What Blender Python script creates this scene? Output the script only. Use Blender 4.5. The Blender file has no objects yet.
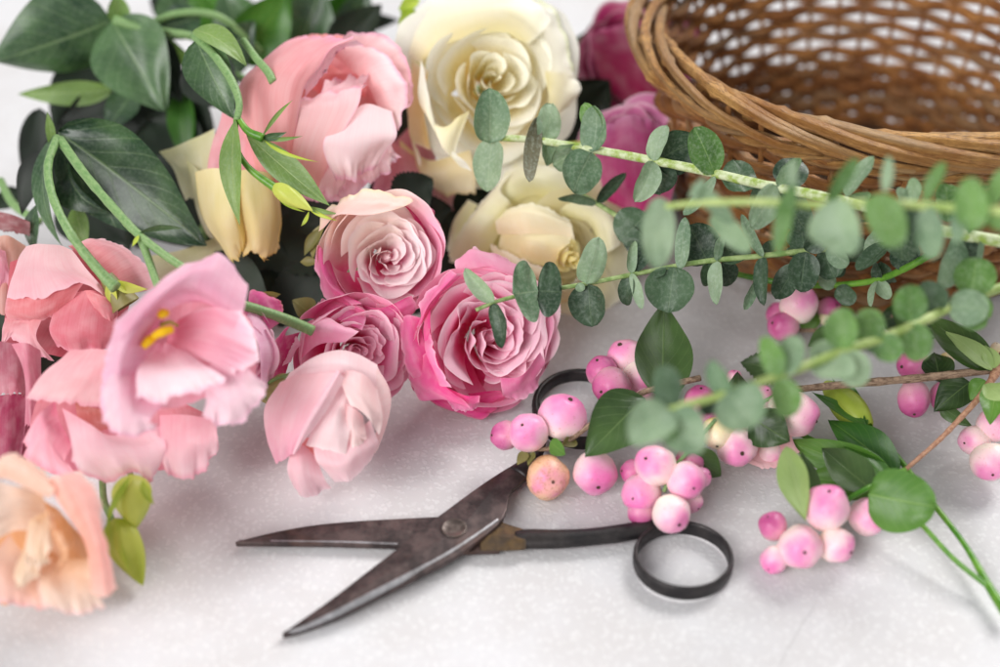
import bpy, math, random
import numpy as np
from mathutils import Vector, Matrix, noise

# ----------------------------------------------------------------------------
# units: everything is laid out in centimetres and written to the scene in metres
# ----------------------------------------------------------------------------
S = 0.01
scene = bpy.context.scene
col = scene.collection
rnd = random.Random(7)

PITCH = math.radians(38.0)
DIST = 52.0
FPX = 1389.0                     # 50 mm lens on a 36 mm sensor, 1000 px wide
CAM = np.array([0.0, -DIST * math.cos(PITCH), DIST * math.sin(PITCH)])
RIGHT = np.array([1.0, 0.0, 0.0])
UP = np.array([0.0, math.sin(PITCH), math.cos(PITCH)])
FWD = np.array([0.0, math.cos(PITCH), -math.sin(PITCH)])
BACK = -FWD


def ray(px, py):
    return FWD + RIGHT * (px - 500.0) / FPX + UP * (333.5 - py) / FPX


def W(px, py, z):                # survey point: direction + distance from the tripod
    return CAM + ray(px, py) * z


def T(px, py, h=0.0):            # survey point at height h above the table
    r = ray(px, py)
    return CAM + r * ((h - CAM[2]) / r[2])


def depth(p):
    return float(np.dot(np.asarray(p) - CAM, FWD))


def ht2z(px, py, h):
    return depth(T(px, py, h))


def unit(v):
    v = np.asarray(v, float)
    return v / (np.linalg.norm(v) + 1e-12)


def cdir(x, y, z):               # direction given as right / up / towards the viewer
    return unit(RIGHT * x + UP * y + BACK * z)


def lin(r, g, b):
    def f(c):
        c /= 255.0
        return c / 12.92 if c <= 0.04045 else ((c + 0.055) / 1.055) ** 2.4
    return np.array([f(r), f(g), f(b)])


def lerp(a, b, t):
    return a + (b - a) * t


def clamp(x, a=0.0, b=1.0):
    return a if x < a else b if x > b else x


def sstep(a, b, x):
    t = clamp((x - a) / (b - a))
    return t * t * (3 - 2 * t)


def nz(x, y=0.0, z=0.0):
    return noise.noise(Vector((x, y, z)))


# ----------------------------------------------------------------------------
# materials
# ----------------------------------------------------------------------------
class NT:
    def __init__(self, name):
        self.m = bpy.data.materials.new(name)
        self.m.use_nodes = True
        self.t = self.m.node_tree
        self.t.nodes.clear()
        self.out = self.n('ShaderNodeOutputMaterial')

    def n(self, kind, **kw):
        nd = self.t.nodes.new(kind)
        for k, v in kw.items():
            if k.startswith('i_'):
                key = k[2:].replace('_', ' ')
                nd.inputs[key].default_value = v
            else:
                setattr(nd, k, v)
        return nd

    def l(self, a, b):
        self.t.links.new(a, b)

    def mixc(self, fac, a, b, blend='MIX'):
        nd = self.n('ShaderNodeMix', data_type='RGBA', blend_type=blend)
        for sock, val in ((nd.inputs[0], fac), (nd.inputs[6], a), (nd.inputs[7], b)):
            if hasattr(val, 'is_linked'):
                self.l(val, sock)
            elif isinstance(val, (int, float)):
                sock.default_value = val
            else:
                sock.default_value = (*[float(q) for q in val], 1.0)
        return nd.outputs[2]

    def math(self, op, a, b=0.0, c=None, cl=False):
        nd = self.n('ShaderNodeMath', operation=op, use_clamp=cl)
        for i, val in enumerate((a, b) if c is None else (a, b, c)):
            if hasattr(val, 'is_linked'):
                self.l(val, nd.inputs[i])
            else:
                nd.inputs[i].default_value = val
        return nd.outputs[0]

    def mrange(self, x, a, b, c=0.0, d=1.0):
        nd = self.n('ShaderNodeMapRange', interpolation_type='SMOOTHSTEP')
        self.l(x, nd.inputs[0])
        for i, v in enumerate((a, b, c, d)):
            nd.inputs[i + 1].default_value = v
        return nd.outputs[0]

    def noise(self, vec, scale, detail=3.0, rough=0.5):
        nd = self.n('ShaderNodeTexNoise')
        nd.inputs['Scale'].default_value = scale
        nd.inputs['Detail'].default_value = detail
        nd.inputs['Roughness'].default_value = rough
        if vec is not None:
            self.l(vec, nd.inputs['Vector'])
        return nd.outputs['Fac']

    def mapping(self, vec, scale=(1, 1, 1), rot=(0, 0, 0), loc=(0, 0, 0)):
        nd = self.n('ShaderNodeMapping')
        nd.inputs['Scale'].default_value = scale
        nd.inputs['Rotation'].default_value = rot
        nd.inputs['Location'].default_value = loc
        self.l(vec, nd.inputs['Vector'])
        return nd.outputs[0]

    def bump(self, h, strength, dist=0.001):
        nd = self.n('ShaderNodeBump')
        nd.inputs['Strength'].default_value = strength
        nd.inputs['Distance'].default_value = dist
        self.l(h, nd.inputs['Height'])
        return nd.outputs[0]

    def bsdf(self, base, rough=0.5, metallic=0.0, normal=None, spec=0.5, sheen=0.0, coat=0.0):
        nd = self.n('ShaderNodeBsdfPrincipled')
        for key, val in (('Base Color', base), ('Roughness', rough), ('Metallic', metallic)):
            if hasattr(val, 'is_linked'):
                self.l(val, nd.inputs[key])
            elif isinstance(val, (int, float)):
                nd.inputs[key].default_value = val
            else:
                nd.inputs[key].default_value = (*[float(q) for q in val], 1.0)
        nd.inputs['Specular IOR Level'].default_value = spec
        nd.inputs['Sheen Weight'].default_value = sheen
        nd.inputs['Coat Weight'].default_value = coat
        if normal is not None:
            self.l(normal, nd.inputs['Normal'])
        return nd

    def finish(self, shader, trans_col=None, trans=0.0, normal=None):
        if trans > 0:
            tr = self.n('ShaderNodeBsdfTranslucent')
            if hasattr(trans_col, 'is_linked'):
                self.l(trans_col, tr.inputs[0])
            else:
                tr.inputs[0].default_value = (*[float(q) for q in trans_col], 1)
            if normal is not None:
                self.l(normal, tr.inputs['Normal'])
            mx = self.n('ShaderNodeMixShader')
            mx.inputs[0].default_value = trans
            self.l(shader.outputs[0], mx.inputs[1])
            self.l(tr.outputs[0], mx.inputs[2])
            self.l(mx.outputs[0], self.out.inputs[0])
        else:
            self.l(shader.outputs[0], self.out.inputs[0])
        return self.m


def petal_material(name, trans=0.38, rough=0.55, vein=0.34):
    k = NT(name)
    at = k.n('ShaderNodeAttribute', attribute_name='Col').outputs['Color']
    uv = k.n('ShaderNodeTexCoord').outputs['UV']
    st = k.noise(k.mapping(uv, (44, 1.3, 1)), 1.0, 5, 0.65)
    bl = k.noise(k.mapping(uv, (3, 3, 1)), 1.2, 3)
    c = k.mixc(k.mrange(st, 0.35, 0.75, 0, vein), at, k.mixc(1.0, at, at, 'MULTIPLY'))
    c = k.mixc(k.mrange(bl, 0.35, 0.7, 0, 0.14), c, (1, 0.97, 0.95))
    nrm = k.bump(st, 0.22, 0.0006)
    b = k.bsdf(c, rough, 0, nrm, 0.35, 0.1)
    return k.finish(b, c, trans)


def leaf_material(name, c_dark, c_light, c_vein, rough=0.45, trans=0.18, powder=0.0, vein=0.5, spec=0.5, back=None):
    k = NT(name)
    tc = k.n('ShaderNodeTexCoord')
    uv = tc.outputs['UV']
    ob = tc.outputs['Object']
    oi = k.n('ShaderNodeObjectInfo').outputs['Random']
    sep = k.n('ShaderNodeSeparateXYZ')
    k.l(uv, sep.inputs[0])
    u = k.math('ABSOLUTE', k.math('SUBTRACT', sep.outputs[0], 0.5))
    v = sep.outputs[1]
    n1 = k.noise(ob, 70, 3, 0.5)
    n2 = k.noise(ob, 900, 3, 0.6)
    fac = k.math('ADD', k.mrange(n1, 0.15, 0.85), k.math('MULTIPLY', k.math('SUBTRACT', oi, 0.5), 0.8), cl=True)
    c = k.mixc(fac, c_dark, c_light)
    mid = k.mrange(u, 0.0, 0.028, 1.0, 0.0)
    wv = k.math('SINE', k.math('MULTIPLY', k.math('SUBTRACT', v, k.math('MULTIPLY', u, 0.75)), 46.0))
    side = k.mrange(wv, 0.90, 1.0, 0.0, 0.35)
    vn = k.math('MULTIPLY', k.math('MAXIMUM', mid, side), vein)
    c = k.mixc(vn, c, c_vein)
    if powder > 0:
        c = k.mixc(k.mrange(n2, 0.42, 0.7, 0.0, powder), c, lin(196, 210, 196))
    if back is not None:
        g = k.n('ShaderNodeNewGeometry').outputs['Backfacing']
        c = k.mixc(k.math('MULTIPLY', g, 0.8), c, back)
    h = k.math('SUBTRACT', k.math('MULTIPLY', n2, 0.35), vn)
    nrm = k.bump(h, 0.35, 0.0005)
    b = k.bsdf(c, rough, 0, nrm, spec)
    return k.finish(b, k.mixc(1.0, c, (1.0, 1.15, 0.55), 'MULTIPLY'), trans)


def stem_material(name, c1, c2, rough=0.5, scale=120, stretch=False):
    k = NT(name)
    tc = k.n('ShaderNodeTexCoord')
    vec = k.mapping(tc.outputs['UV'], (3, 26, 1)) if stretch else tc.outputs['Object']
    n1 = k.noise(vec, 1.6 if stretch else scale, 5, 0.65)
    c = k.mixc(k.mrange(n1, 0.36, 0.62), c1, c2)
    b = k.bsdf(c, rough, 0, k.bump(n1, 0.3, 0.0006), 0.4)
    return k.finish(b, c, 0.0)


M = {}
M['petal'] = petal_material('petal_tissue')
M['petal_thick'] = petal_material('rose_petal_tissue', 0.30, 0.5, 0.14)
M['lis_leaf'] = leaf_material('lisianthus_leaf', lin(30, 56, 38), lin(82, 114, 72), lin(136, 162, 116), 0.34, 0.14, 0.08, 0.55)
M['lis_leaf_light'] = leaf_material('lisianthus_leaf_light', lin(92, 124, 62), lin(128, 158, 86), lin(178, 196, 130), 0.45, 0.25, 0.10, 0.5)
M['lis_leaf_shade'] = leaf_material('shaded_leaf', lin(10, 20, 11), lin(26, 44, 26), lin(44, 64, 38), 0.6, 0.05, 0.0, 0.06)  # near-black green, the shade of gaps between flowers put into the colour
M['bright_leaf'] = leaf_material('bright_green_leaf', lin(44, 92, 24), lin(78, 128, 44), lin(136, 174, 80), 0.4, 0.25, 0.0, 0.3)
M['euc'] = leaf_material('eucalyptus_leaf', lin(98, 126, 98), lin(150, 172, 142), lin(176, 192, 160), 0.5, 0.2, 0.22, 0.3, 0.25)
M['euc_dark'] = leaf_material('eucalyptus_leaf_dark', lin(40, 60, 44), lin(76, 100, 74), lin(112, 132, 100), 0.42, 0.1, 0.10, 0.3, 0.3)  # darker green leaf, same on both faces
M['euc_green'] = leaf_material('eucalyptus_leaf_fresh', lin(74, 112, 56), lin(112, 150, 84), lin(160, 188, 118), 0.5, 0.3, 0.2, 0.35, 0.35)
M['euc_brown'] = leaf_material('eucalyptus_leaf_dry', lin(78, 76, 58), lin(112, 108, 84), lin(130, 122, 96), 0.6, 0.05, 0.2, 0.2, 0.3)
M['snow_leaf'] = leaf_material('snowberry_leaf', lin(36, 58, 26), lin(72, 100, 50), lin(104, 128, 76), 0.4, 0.12, 0.0, 0.55)
M['snow_leaf_pale'] = leaf_material('snowberry_leaf_pale', lin(142, 168, 100), lin(172, 194, 130), lin(186, 204, 150), 0.5, 0.3, 0.0, 0.3)
M['snow_leaf_green'] = leaf_material('snowberry_leaf_green', lin(74, 118, 46), lin(104, 148, 66), lin(150, 184, 100), 0.4, 0.25, 0.0, 0.45)
M['rose_leaf_shade'] = leaf_material('rose_leaf_shade', lin(10, 20, 12), lin(22, 38, 24), lin(42, 58, 38), 0.65, 0.03, 0.0, 0.05)  # blackened leaf green that carries the shade between the roses
M['sepal'] = leaf_material('sepal', lin(112, 110, 60), lin(150, 140, 88), lin(160, 150, 96), 0.5, 0.2, 0.0, 0.3)
M['green_stem'] = stem_material('green_stem', lin(104, 140, 84), lin(130, 160, 104), 0.5, 120, True)
M['bright_stem'] = stem_material('bright_green_stem', lin(62, 116, 30), lin(104, 150, 52), 0.35)
M['euc_stem'] = stem_material('eucalyptus_stem', lin(136, 160, 58), lin(196, 206, 168), 0.5, 260)
M['euc_stem_thin'] = stem_material('eucalyptus_twig', lin(112, 138, 74), lin(156, 176, 118), 0.5, 260)
M['euc_stem_soft'] = stem_material('eucalyptus_young_stem', lin(140, 164, 84), lin(178, 194, 124), 0.5, 160)
M['wood_twig'] = stem_material('woody_twig', lin(96, 74, 58), lin(164, 138, 116), 0.7, 200, True)
M['thin_twig'] = stem_material('thin_twig', lin(150, 104, 82), lin(188, 144, 116), 0.6, 200, True)
M['bud_green'] = leaf_material('bud_green', lin(184, 194, 64), lin(220, 226, 118), lin(224, 230, 140), 0.45, 0.3, 0.0, 0.2)
M['bud_green2'] = leaf_material('bud_fresh_green', lin(140, 170, 44), lin(190, 206, 84), lin(196, 208, 110), 0.42, 0.3, 0.0, 0.2)


def berry_material(name, c_tip, c_mid, c_base, brown=0.0):
    k = NT(name)
    ob = k.n('ShaderNodeTexCoord').outputs['Object']
    oi = k.n('ShaderNodeObjectInfo').outputs['Random']
    sep = k.n('ShaderNodeSeparateXYZ')
    k.l(ob, sep.inputs[0])
    off = k.n('ShaderNodeCombineXYZ')
    k.l(k.math('MULTIPLY', oi, 37.0), off.inputs[0])
    add = k.n('ShaderNodeVectorMath', operation='ADD')
    k.l(ob, add.inputs[0])
    k.l(off.outputs[0], add.inputs[1])
    n1 = k.noise(add.outputs[0], 0.9, 2)
    n2 = k.noise(add.outputs[0], 5.0, 4, 0.7)
    # object space of a berry is a unit ball, +z the calyx end
    zz = k.math('ADD', sep.outputs[2], k.math('MULTIPLY', k.math('SUBTRACT', n1, 0.5), 1.7))
    c = k.mixc(k.mrange(zz, -0.7, 0.65), c_base, c_mid)
    c = k.mixc(k.mrange(zz, 0.35, 1.2), c, c_tip)
    c = k.mixc(k.mrange(n2, 0.56, 0.8, 0, 0.16), c, (1, 0.93, 0.9))
    if brown:
        c = k.mixc(k.mrange(n2, 0.50, 0.62, 0, brown), c, lin(176, 116, 66))
    n3 = k.noise(add.outputs[0], 9.0, 2)
    c = k.mixc(k.mrange(n3, 0.64, 0.72, 0, 0.45), c, lin(186, 112, 96))
    b = k.bsdf(c, 0.42, 0, None, 0.45)
    b.inputs['Subsurface Weight'].default_value = 0.25
    b.inputs['Subsurface Radius'].default_value = (1.0, 0.4, 0.4)
    b.inputs['Subsurface Scale'].default_value = 0.002
    return k.finish(b)


M['berry_pink'] = berry_material('berry_pink', lin(232, 120, 180), lin(241, 172, 204), lin(249, 226, 222))
M['berry_deep'] = berry_material('berry_deep', lin(186, 78, 136), lin(208, 116, 162), lin(226, 172, 186))
M['berry_pale'] = berry_material('berry_pale', lin(236, 140, 190), lin(245, 202, 212), lin(249, 234, 220))
M['berry_peach'] = berry_material('berry_peach', lin(232, 130, 178), lin(236, 190, 158), lin(214, 168, 116), 0.5)
M['berry_cream'] = berry_material('berry_cream', lin(244, 226, 200), lin(242, 226, 190), lin(226, 206, 130))
k_ = NT('calyx_dry')
M['calyx'] = k_.finish(k_.bsdf(lin(70, 52, 34), 0.8))
k_ = NT('pollen_yellow')
M['stamen'] = k_.finish(k_.bsdf(lin(252, 206, 10), 0.7))


def table_material():
    k = NT('mottled_white_table')
    ob = k.n('ShaderNodeTexCoord').outputs['Object']
    dn = k.n('ShaderNodeTexNoise', noise_dimensions='3D')
    dn.inputs['Scale'].default_value = 260
    k.l(ob, dn.inputs['Vector'])
    off = k.n('ShaderNodeVectorMath', operation='MULTIPLY_ADD')
    k.l(dn.outputs['Color'], off.inputs[0])
    off.inputs[1].default_value = (0.003,) * 3
    k.l(ob, off.inputs[2])
    vo = k.n('ShaderNodeTexVoronoi', feature='SMOOTH_F1')
    vo.inputs['Scale'].default_value = 560
    vo.inputs['Smoothness'].default_value = 0.45
    k.l(off.outputs[0], vo.inputs['Vector'])
    n1 = k.noise(ob, 300, 4, 0.55)
    n2 = k.noise(ob, 22, 4, 0.6)
    n3 = k.noise(ob, 900, 2, 0.5)
    spot = k.mrange(vo.outputs['Distance'], 0.30, 0.52, 1.0, 0.0)
    spot = k.math('MULTIPLY', spot, k.mrange(n1, 0.36, 0.55))
    c = k.mixc(k.mrange(n2, 0.35, 0.7), lin(196, 194, 195), lin(204, 204, 207))
    c = k.mixc(k.math('MULTIPLY', spot, 0.42), c, lin(218, 218, 219))
    # an old scratch
    sep = k.n('ShaderNodeSeparateXYZ')
    k.l(ob, sep.inputs[0])
    p0, p1 = T(824, 588), T(770, 680)
    d = unit(p1 - p0)
    nx, ny = -d[1], d[0]
    c0 = nx * p0[0] * S + ny * p0[1] * S
    w1 = k.math('MULTIPLY', k.math('SUBTRACT', k.noise(ob, 60, 2), 0.5), 0.0022)
    dist = k.math('ABSOLUTE', k.math('ADD', k.math('SUBTRACT', k.math('ADD', k.math('MULTIPLY', sep.outputs[0], nx), k.math('MULTIPLY', sep.outputs[1], ny)), c0), w1))
    ln = k.mrange(dist, 0.00015, 0.0007, 1.0, 0.0)
    ln = k.math('MULTIPLY', ln, k.mrange(sep.outputs[1], p0[1] * S - 0.012, p0[1] * S, 1.0, 0.0))
    c = k.mixc(k.math('MULTIPLY', ln, 0.16), c, lin(120, 118, 120))
    h = k.math('ADD', k.math('MULTIPLY', spot, 0.7), k.math('MULTIPLY', n3, 0.3))
    b = k.bsdf(c, k.mrange(spot, 0, 1, 0.7, 0.55), 0, k.bump(h, 0.22, 0.0005), 0.2)
    return k.finish(b)


def iron_material(name, c1, c2, c3, metallic, r0, r1):
    k = NT(name)
    ob = k.n('ShaderNodeTexCoord').outputs['Object']
    n1 = k.noise(ob, 140, 5, 0.65)
    n2 = k.noise(ob, 700, 4, 0.6)
    n3 = k.noise(ob, 50, 3, 0.6)
    c = k.mixc(k.mrange(n1, 0.35, 0.68), c1, c2)
    c = k.mixc(k.mrange(n3, 0.55, 0.75, 0, 0.6), c, c3)
    b = k.bsdf(c, k.mrange(n2, 0.3, 0.7, r0, r1), metallic, k.bump(n2, 0.18, 0.0004), 0.5)
    return k.finish(b)


M['iron'] = iron_material('forged_iron', lin(56, 48, 48), lin(96, 82, 80), lin(100, 68, 54), 0.55, 0.35, 0.6)
M['iron_screw'] = iron_material('worn_screw_head', lin(76, 66, 62), lin(120, 108, 102), lin(110, 80, 62), 0.6, 0.3, 0.5)
M['iron_dark'] = iron_material('blackened_iron', lin(32, 30, 32), lin(54, 50, 50), lin(50, 44, 42), 0.4, 0.35, 0.55)
M['iron_edge'] = iron_material('ground_steel_edge', lin(150, 148, 150), lin(186, 186, 190), lin(140, 132, 128), 0.8, 0.3, 0.5)
M['iron_brass'] = iron_material('rusty_brass', lin(60, 50, 42), lin(100, 78, 48), lin(54, 48, 46), 0.5, 0.4, 0.6)


def wicker_material(name, c1, c2, c3):
    k = NT(name)
    tc = k.n('ShaderNodeTexCoord')
    uv = tc.outputs['UV']
    st = k.noise(k.mapping(uv, (5, 1.2, 1)), 6.0, 5, 0.65)
    bl = k.noise(tc.outputs['Object'], 70, 4, 0.6)
    wn = k.noise(k.mapping(uv, (.13, .05, 1)), 4.0, 1, 0.5)
    c = k.mixc(k.mrange(bl, 0.3, 0.7), c1, c2)
    c = k.mixc(k.mrange(st, 0.46, 0.66, 0, 0.85), c, c3)
    c = k.mixc(k.mrange(wn, 0.45, 0.65, 0, 0.6), c, k.mixc(0.35, c1, c3))
    wg = k.noise(k.mapping(uv, (.19, .08, 1), (0, 0, 0), (7.3, 2.1, 0)), 4.0, 1, 0.5)
    c = k.mixc(k.mrange(wg, 0.5, 0.66, 0, 0.55), c, lin(158, 132, 100))
    b = k.bsdf(c, 0.5, 0, k.bump(st, 0.7, 0.002), 0.4)
    return k.finish(b)


M['wicker'] = wicker_material('wicker_willow', lin(140, 86, 42), lin(196, 138, 78), lin(74, 42, 22))
M['wicker_rim'] = wicker_material('wicker_border_rods', lin(160, 108, 54), lin(212, 164, 98), lin(82, 48, 24))
M['wicker_shaded'] = wicker_material('wicker_base_shaded', lin(70, 44, 26), lin(104, 68, 40), lin(42, 26, 16))  # darker willow: shade inside the basket put into the base colour

# ----------------------------------------------------------------------------
# objects
# ----------------------------------------------------------------------------


class Thing:
    def __init__(self, name, label, cat, origin, group=None):
        self.o = bpy.data.objects.new(name, None)
        self.o.empty_display_size = 0.01
        col.objects.link(self.o)
        self.p = np.asarray(origin, float)
        self.o.location = Vector(self.p * S)
        self.o['label'] = label
        self.o['category'] = cat
        if group:
            self.o['group'] = group


def link(name, me, mat, thing, parent=None, label=None):
    o = bpy.data.objects.new(name, me)
    me.materials.append(mat)
    col.objects.link(o)
    if thing is not None:
        o.parent = parent if parent is not None else thing.o
    if label:
        o['label'] = label
    return o


def mesh_from(name, verts, faces, uvs=None, cols=None, smooth=True):
    me = bpy.data.meshes.new(name)
    me.from_pydata([tuple(v) for v in verts], [], faces)
    if uvs is not None:
        uv = me.uv_layers.new(name='UVMap')
        li = np.empty(len(me.loops), dtype=np.int32)
        me.loops.foreach_get('vertex_index', li)
        uv.data.foreach_set('uv', np.asarray(uvs, dtype=np.float32)[li].ravel())
    if cols is not None:
        ca = me.color_attributes.new('Col', 'FLOAT_COLOR', 'POINT')
        c4 = np.ones((len(verts), 4), dtype=np.float32)
        c4[:, :3] = np.asarray(cols, dtype=np.float32)
        ca.data.foreach_set('color', c4.ravel())
    if smooth:
        me.polygons.foreach_set('use_smooth', np.ones(len(me.polygons), dtype=bool))
    me.update()
    return me


def grid_faces(n, m, wrap=False):
    f = []
    for i in range(n - 1):
        for j in range(m if wrap else m - 1):
            j2 = (j + 1) % m
            f.append((i * m + j, i * m + j2, (i + 1) * m + j2, (i + 1) * m + j))
    return f


def grid_part(thing, name, P, mat, cols=None, parent=None, wrap=False, label=None):
    """P: n x m x 3 array in cm (world); links one smooth sheet."""
    n, m = P.shape[:2]
    V = (P.reshape(-1, 3) - thing.p) * S
    uu, vv = np.meshgrid(np.linspace(0, 1, m), np.linspace(0, 1, n))
    uv = np.stack([uu.ravel(), vv.ravel()], 1)
    me = mesh_from(name, V, grid_faces(n, m, wrap), uv, None if cols is None else np.asarray(cols).reshape(-1, 3))
    return link(name, me, mat, thing, parent, label)


def crom(pts, n):
    """Catmull-Rom resample of a polyline to n points."""
    P = np.asarray(pts, float)
    k = len(P)
    if k == 1:
        return np.repeat(P, n, 0)
    if k == 2:
        t = np.linspace(0, 1, n)[:, None]
        return P[0] * (1 - t) + P[1] * t
    E = np.vstack([2 * P[0] - P[1], P, 2 * P[-1] - P[-2]])
    out = []
    for s in np.linspace(0, k - 1, n):
        i = min(int(s), k - 2)
        t = s - i
        a, b, c, d = E[i], E[i + 1], E[i + 2], E[i + 3]
        out.append(0.5 * ((2 * b) + (-a + c) * t + (2 * a - 5 * b + 4 * c - d) * t * t + (-a + 3 * b - 3 * c + d) * t ** 3))
    return np.array(out)


def normals_of(P):
    du = np.gradient(P, axis=1)
    dv = np.gradient(P, axis=0)
    N = np.cross(du, dv)
    return N / (np.linalg.norm(N, axis=2, keepdims=True) + 1e-9)


SEED = [0]
GAM = 0.80


def patch(thing, z0, rows, colfn, ruffle=0.16, freq=5.0, edge=0.09, mat='petal', name='petal', n=30, m=38, parent=None, label=None):
    """petal surface through rows of surveyed points (px, py, relief in cm)."""
    SEED[0] += 1
    sd = SEED[0] * 3.71
    if mat == 'petal_rose':
        edge = min(edge, .05)
    R = []
    for r in rows:
        q = crom([W(x, y, z0 - d) for x, y, d in r], m)
        R.append(q)
    R = np.array(R)
    P = np.stack([crom(R[:, j], n) for j in range(m)], 1)
    N = normals_of(P)
    size = np.linalg.norm(P[-1, m // 2] - P[0, m // 2]) + 0.5
    C = np.zeros((n, m, 3))
    for i in range(n):
        v = i / (n - 1)
        for j in range(m):
            u = j / (m - 1)
            e = max(sstep(0.45, 1.0, v), 0.5 * sstep(0.7, 1, abs(2 * u - 1)) * sstep(0.2, 0.6, v))
            d = ruffle * e * (nz(u * freq + sd, v * 1.3, sd) + 0.5 * nz(u * freq * 2.3 + sd, v * 2, sd + 9))
            d += 0.10 * nz(u * 2.2 + sd, v * 2.2, sd + 4)
            d += ruffle * .45 * sstep(.72, 1.0, v) * nz(u * freq * 3.1 + sd, v * 1.5, sd + 21)
            P[i, j] = P[i, j] + N[i, j] * d * min(1.0, size / 2.0) * 1.6
            if v > 0.8:
                dirv = unit(P[i, j] - P[i - 2, j])
                P[i, j] = P[i, j] + dirv * edge * (v - 0.8) / 0.2 * (nz(u * 6 + sd, sd + 7) * 1.4 + nz(u * 14 + sd, sd) + nz(u * 31 + sd, sd + 3) * 0.8)
            C[i, j] = np.power(colfn(2 * u - 1, v), 1.0 if mat == 'petal_rose' else GAM)
    return grid_part(thing, name, P, M['petal_thick' if mat == 'petal_rose' else mat], C, parent, label=label)


def grad(base, tip, edge=None, p=1.0, ew=0.06, spot=None):
    """colour from base (v=0) to tip (v=1) with an optional thin rim tint"""
    base, tip = np.asarray(base), np.asarray(tip)

    def f(u, v):
        c = lerp(base, tip, clamp(v) ** p)
        if edge is not None:
            k = max(sstep(1 - ew * 2.2, 1, v), sstep(1 - ew * 1.5, 1, abs(u)) * 0.6)
            c = lerp(c, edge, k * 0.75)
        return c
    return f


def tube(thing, name, pts, rad, mat, parent=None, seg=10, n=None, knob=0.0, caps=True, label=None):
    """pts: world cm points; rad: cm (scalar or list)."""
    k = len(pts)
    n = n or max(8, k * 6)
    P = crom(pts, n)
    r = np.full(n, rad) if np.isscalar(rad) else np.interp(np.linspace(0, 1, n), np.linspace(0, 1, len(rad)), rad)
    tang = np.gradient(P, axis=0)
    ring = []
    ref = np.array([0.1, 0.2, 1.0])
    sd = rnd.random() * 50
    for i in range(n):
        t = unit(tang[i])
        a = unit(np.cross(t, ref))
        b = np.cross(t, a)
        ref = np.cross(a, t)
        rr = r[i] * (1 + knob * nz(i * 0.6 + sd))
        ring.append([P[i] + (a * math.cos(q) + b * math.sin(q)) * rr for q in np.linspace(0, 2 * math.pi, seg, endpoint=False)])
    V = np.array(ring)
    verts = V.reshape(-1, 3)
    faces = grid_faces(n, seg, True)
    uu, vv = np.meshgrid(np.linspace(0, 1, seg), np.linspace(0, 1, n))
    uv = np.stack([uu.ravel(), vv.ravel()], 1)
    if caps:
        faces.append(tuple(range(seg))[::-1])
        faces.append(tuple((n - 1) * seg + j for j in range(seg)))
    me = mesh_from(name, (verts - thing.p) * S, faces, uv)
    return link(name, me, M[mat], thing, parent, label)


def stem(thing, pts, rpx, mat, name='stem', **kw):
    """pts: (px, py, height) ; rpx: radius in photo pixels"""
    P = [T(*p) for p in pts]
    z = [depth(p) for p in P]
    rl = [rpx] * len(pts) if np.isscalar(rpx) else rpx
    rl = np.interp(np.linspace(0, 1, len(pts)), np.linspace(0, 1, len(rl)), rl)
    tube(thing, name, P, [r * q / FPX for r, q in zip(rl, z)], mat, **kw)
    return P


PROF = {
    'ovate': lambda v: math.sin(math.pi * clamp(v) ** 0.72) ** 0.85 * (1 - 0.12 * v),
    'round': lambda v: (max(0.0, 1 - (2 * v - 1) ** 2)) ** 0.5 * (1.0 - 0.10 * (v - .5)),
    'egg': lambda v: (max(0.0, 1 - (2 * clamp(v) ** .8 - 1) ** 2)) ** 0.55,
    'lance': lambda v: math.sin(math.pi * clamp(v) ** 0.85) ** 1.1,
    'spoon': lambda v: math.sin(math.pi * clamp(v) ** 1.25) ** 0.75,
}


def leaf(thing, b, t, w, mat, shape='ovate', roll=0.0, bend=0.0, cup=0.12, tip=0.0, wav=0.0, serr=0.0, name='leaf', parent=None, n=18, m=9, label=None):
    """leaf blade from world point b to world point t, w cm wide; roll 0 faces the viewer"""
    b, t = np.asarray(b, float), np.asarray(t, float)
    L = np.linalg.norm(t - b)
    Y = unit(t - b)
    V = unit(CAM - b)
    N = unit(V - Y * np.dot(V, Y))
    X = np.cross(Y, N)
    a = math.radians(roll)
    N, X = N * math.cos(a) + X * math.sin(a), X * math.cos(a) - N * math.sin(a)
    SEED[0] += 1
    sd = SEED[0] * 1.93
    if shape != 'round' or roll == 0:
        pass
    P = np.zeros((n, m, 3))
    for i in range(n):
        v = i / (n - 1)
        pr = PROF[shape](v)
        for j in range(m):
            u = 2 * j / (m - 1) - 1
            hw = w * 0.5 * pr * (1 + serr * ((i % 2) * 2 - 1) * abs(u) ** 3) * (1 + 0.06 * nz(v * 2 + sd, u > 0, sd))
            off = bend * L * 4 * v * (1 - v) - tip * L * v ** 3 + cup * w * (u * u) * pr
            off += wav * w * nz(v * 3.5 + sd, u * 1.2, sd) * abs(u) + 0.04 * w * nz(v * 2 + sd, u * 2)
            P[i, j] = b + Y * L * v + X * u * hw + N * off
    return grid_part(thing, name, P, M[mat], None, parent, label=label)


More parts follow.
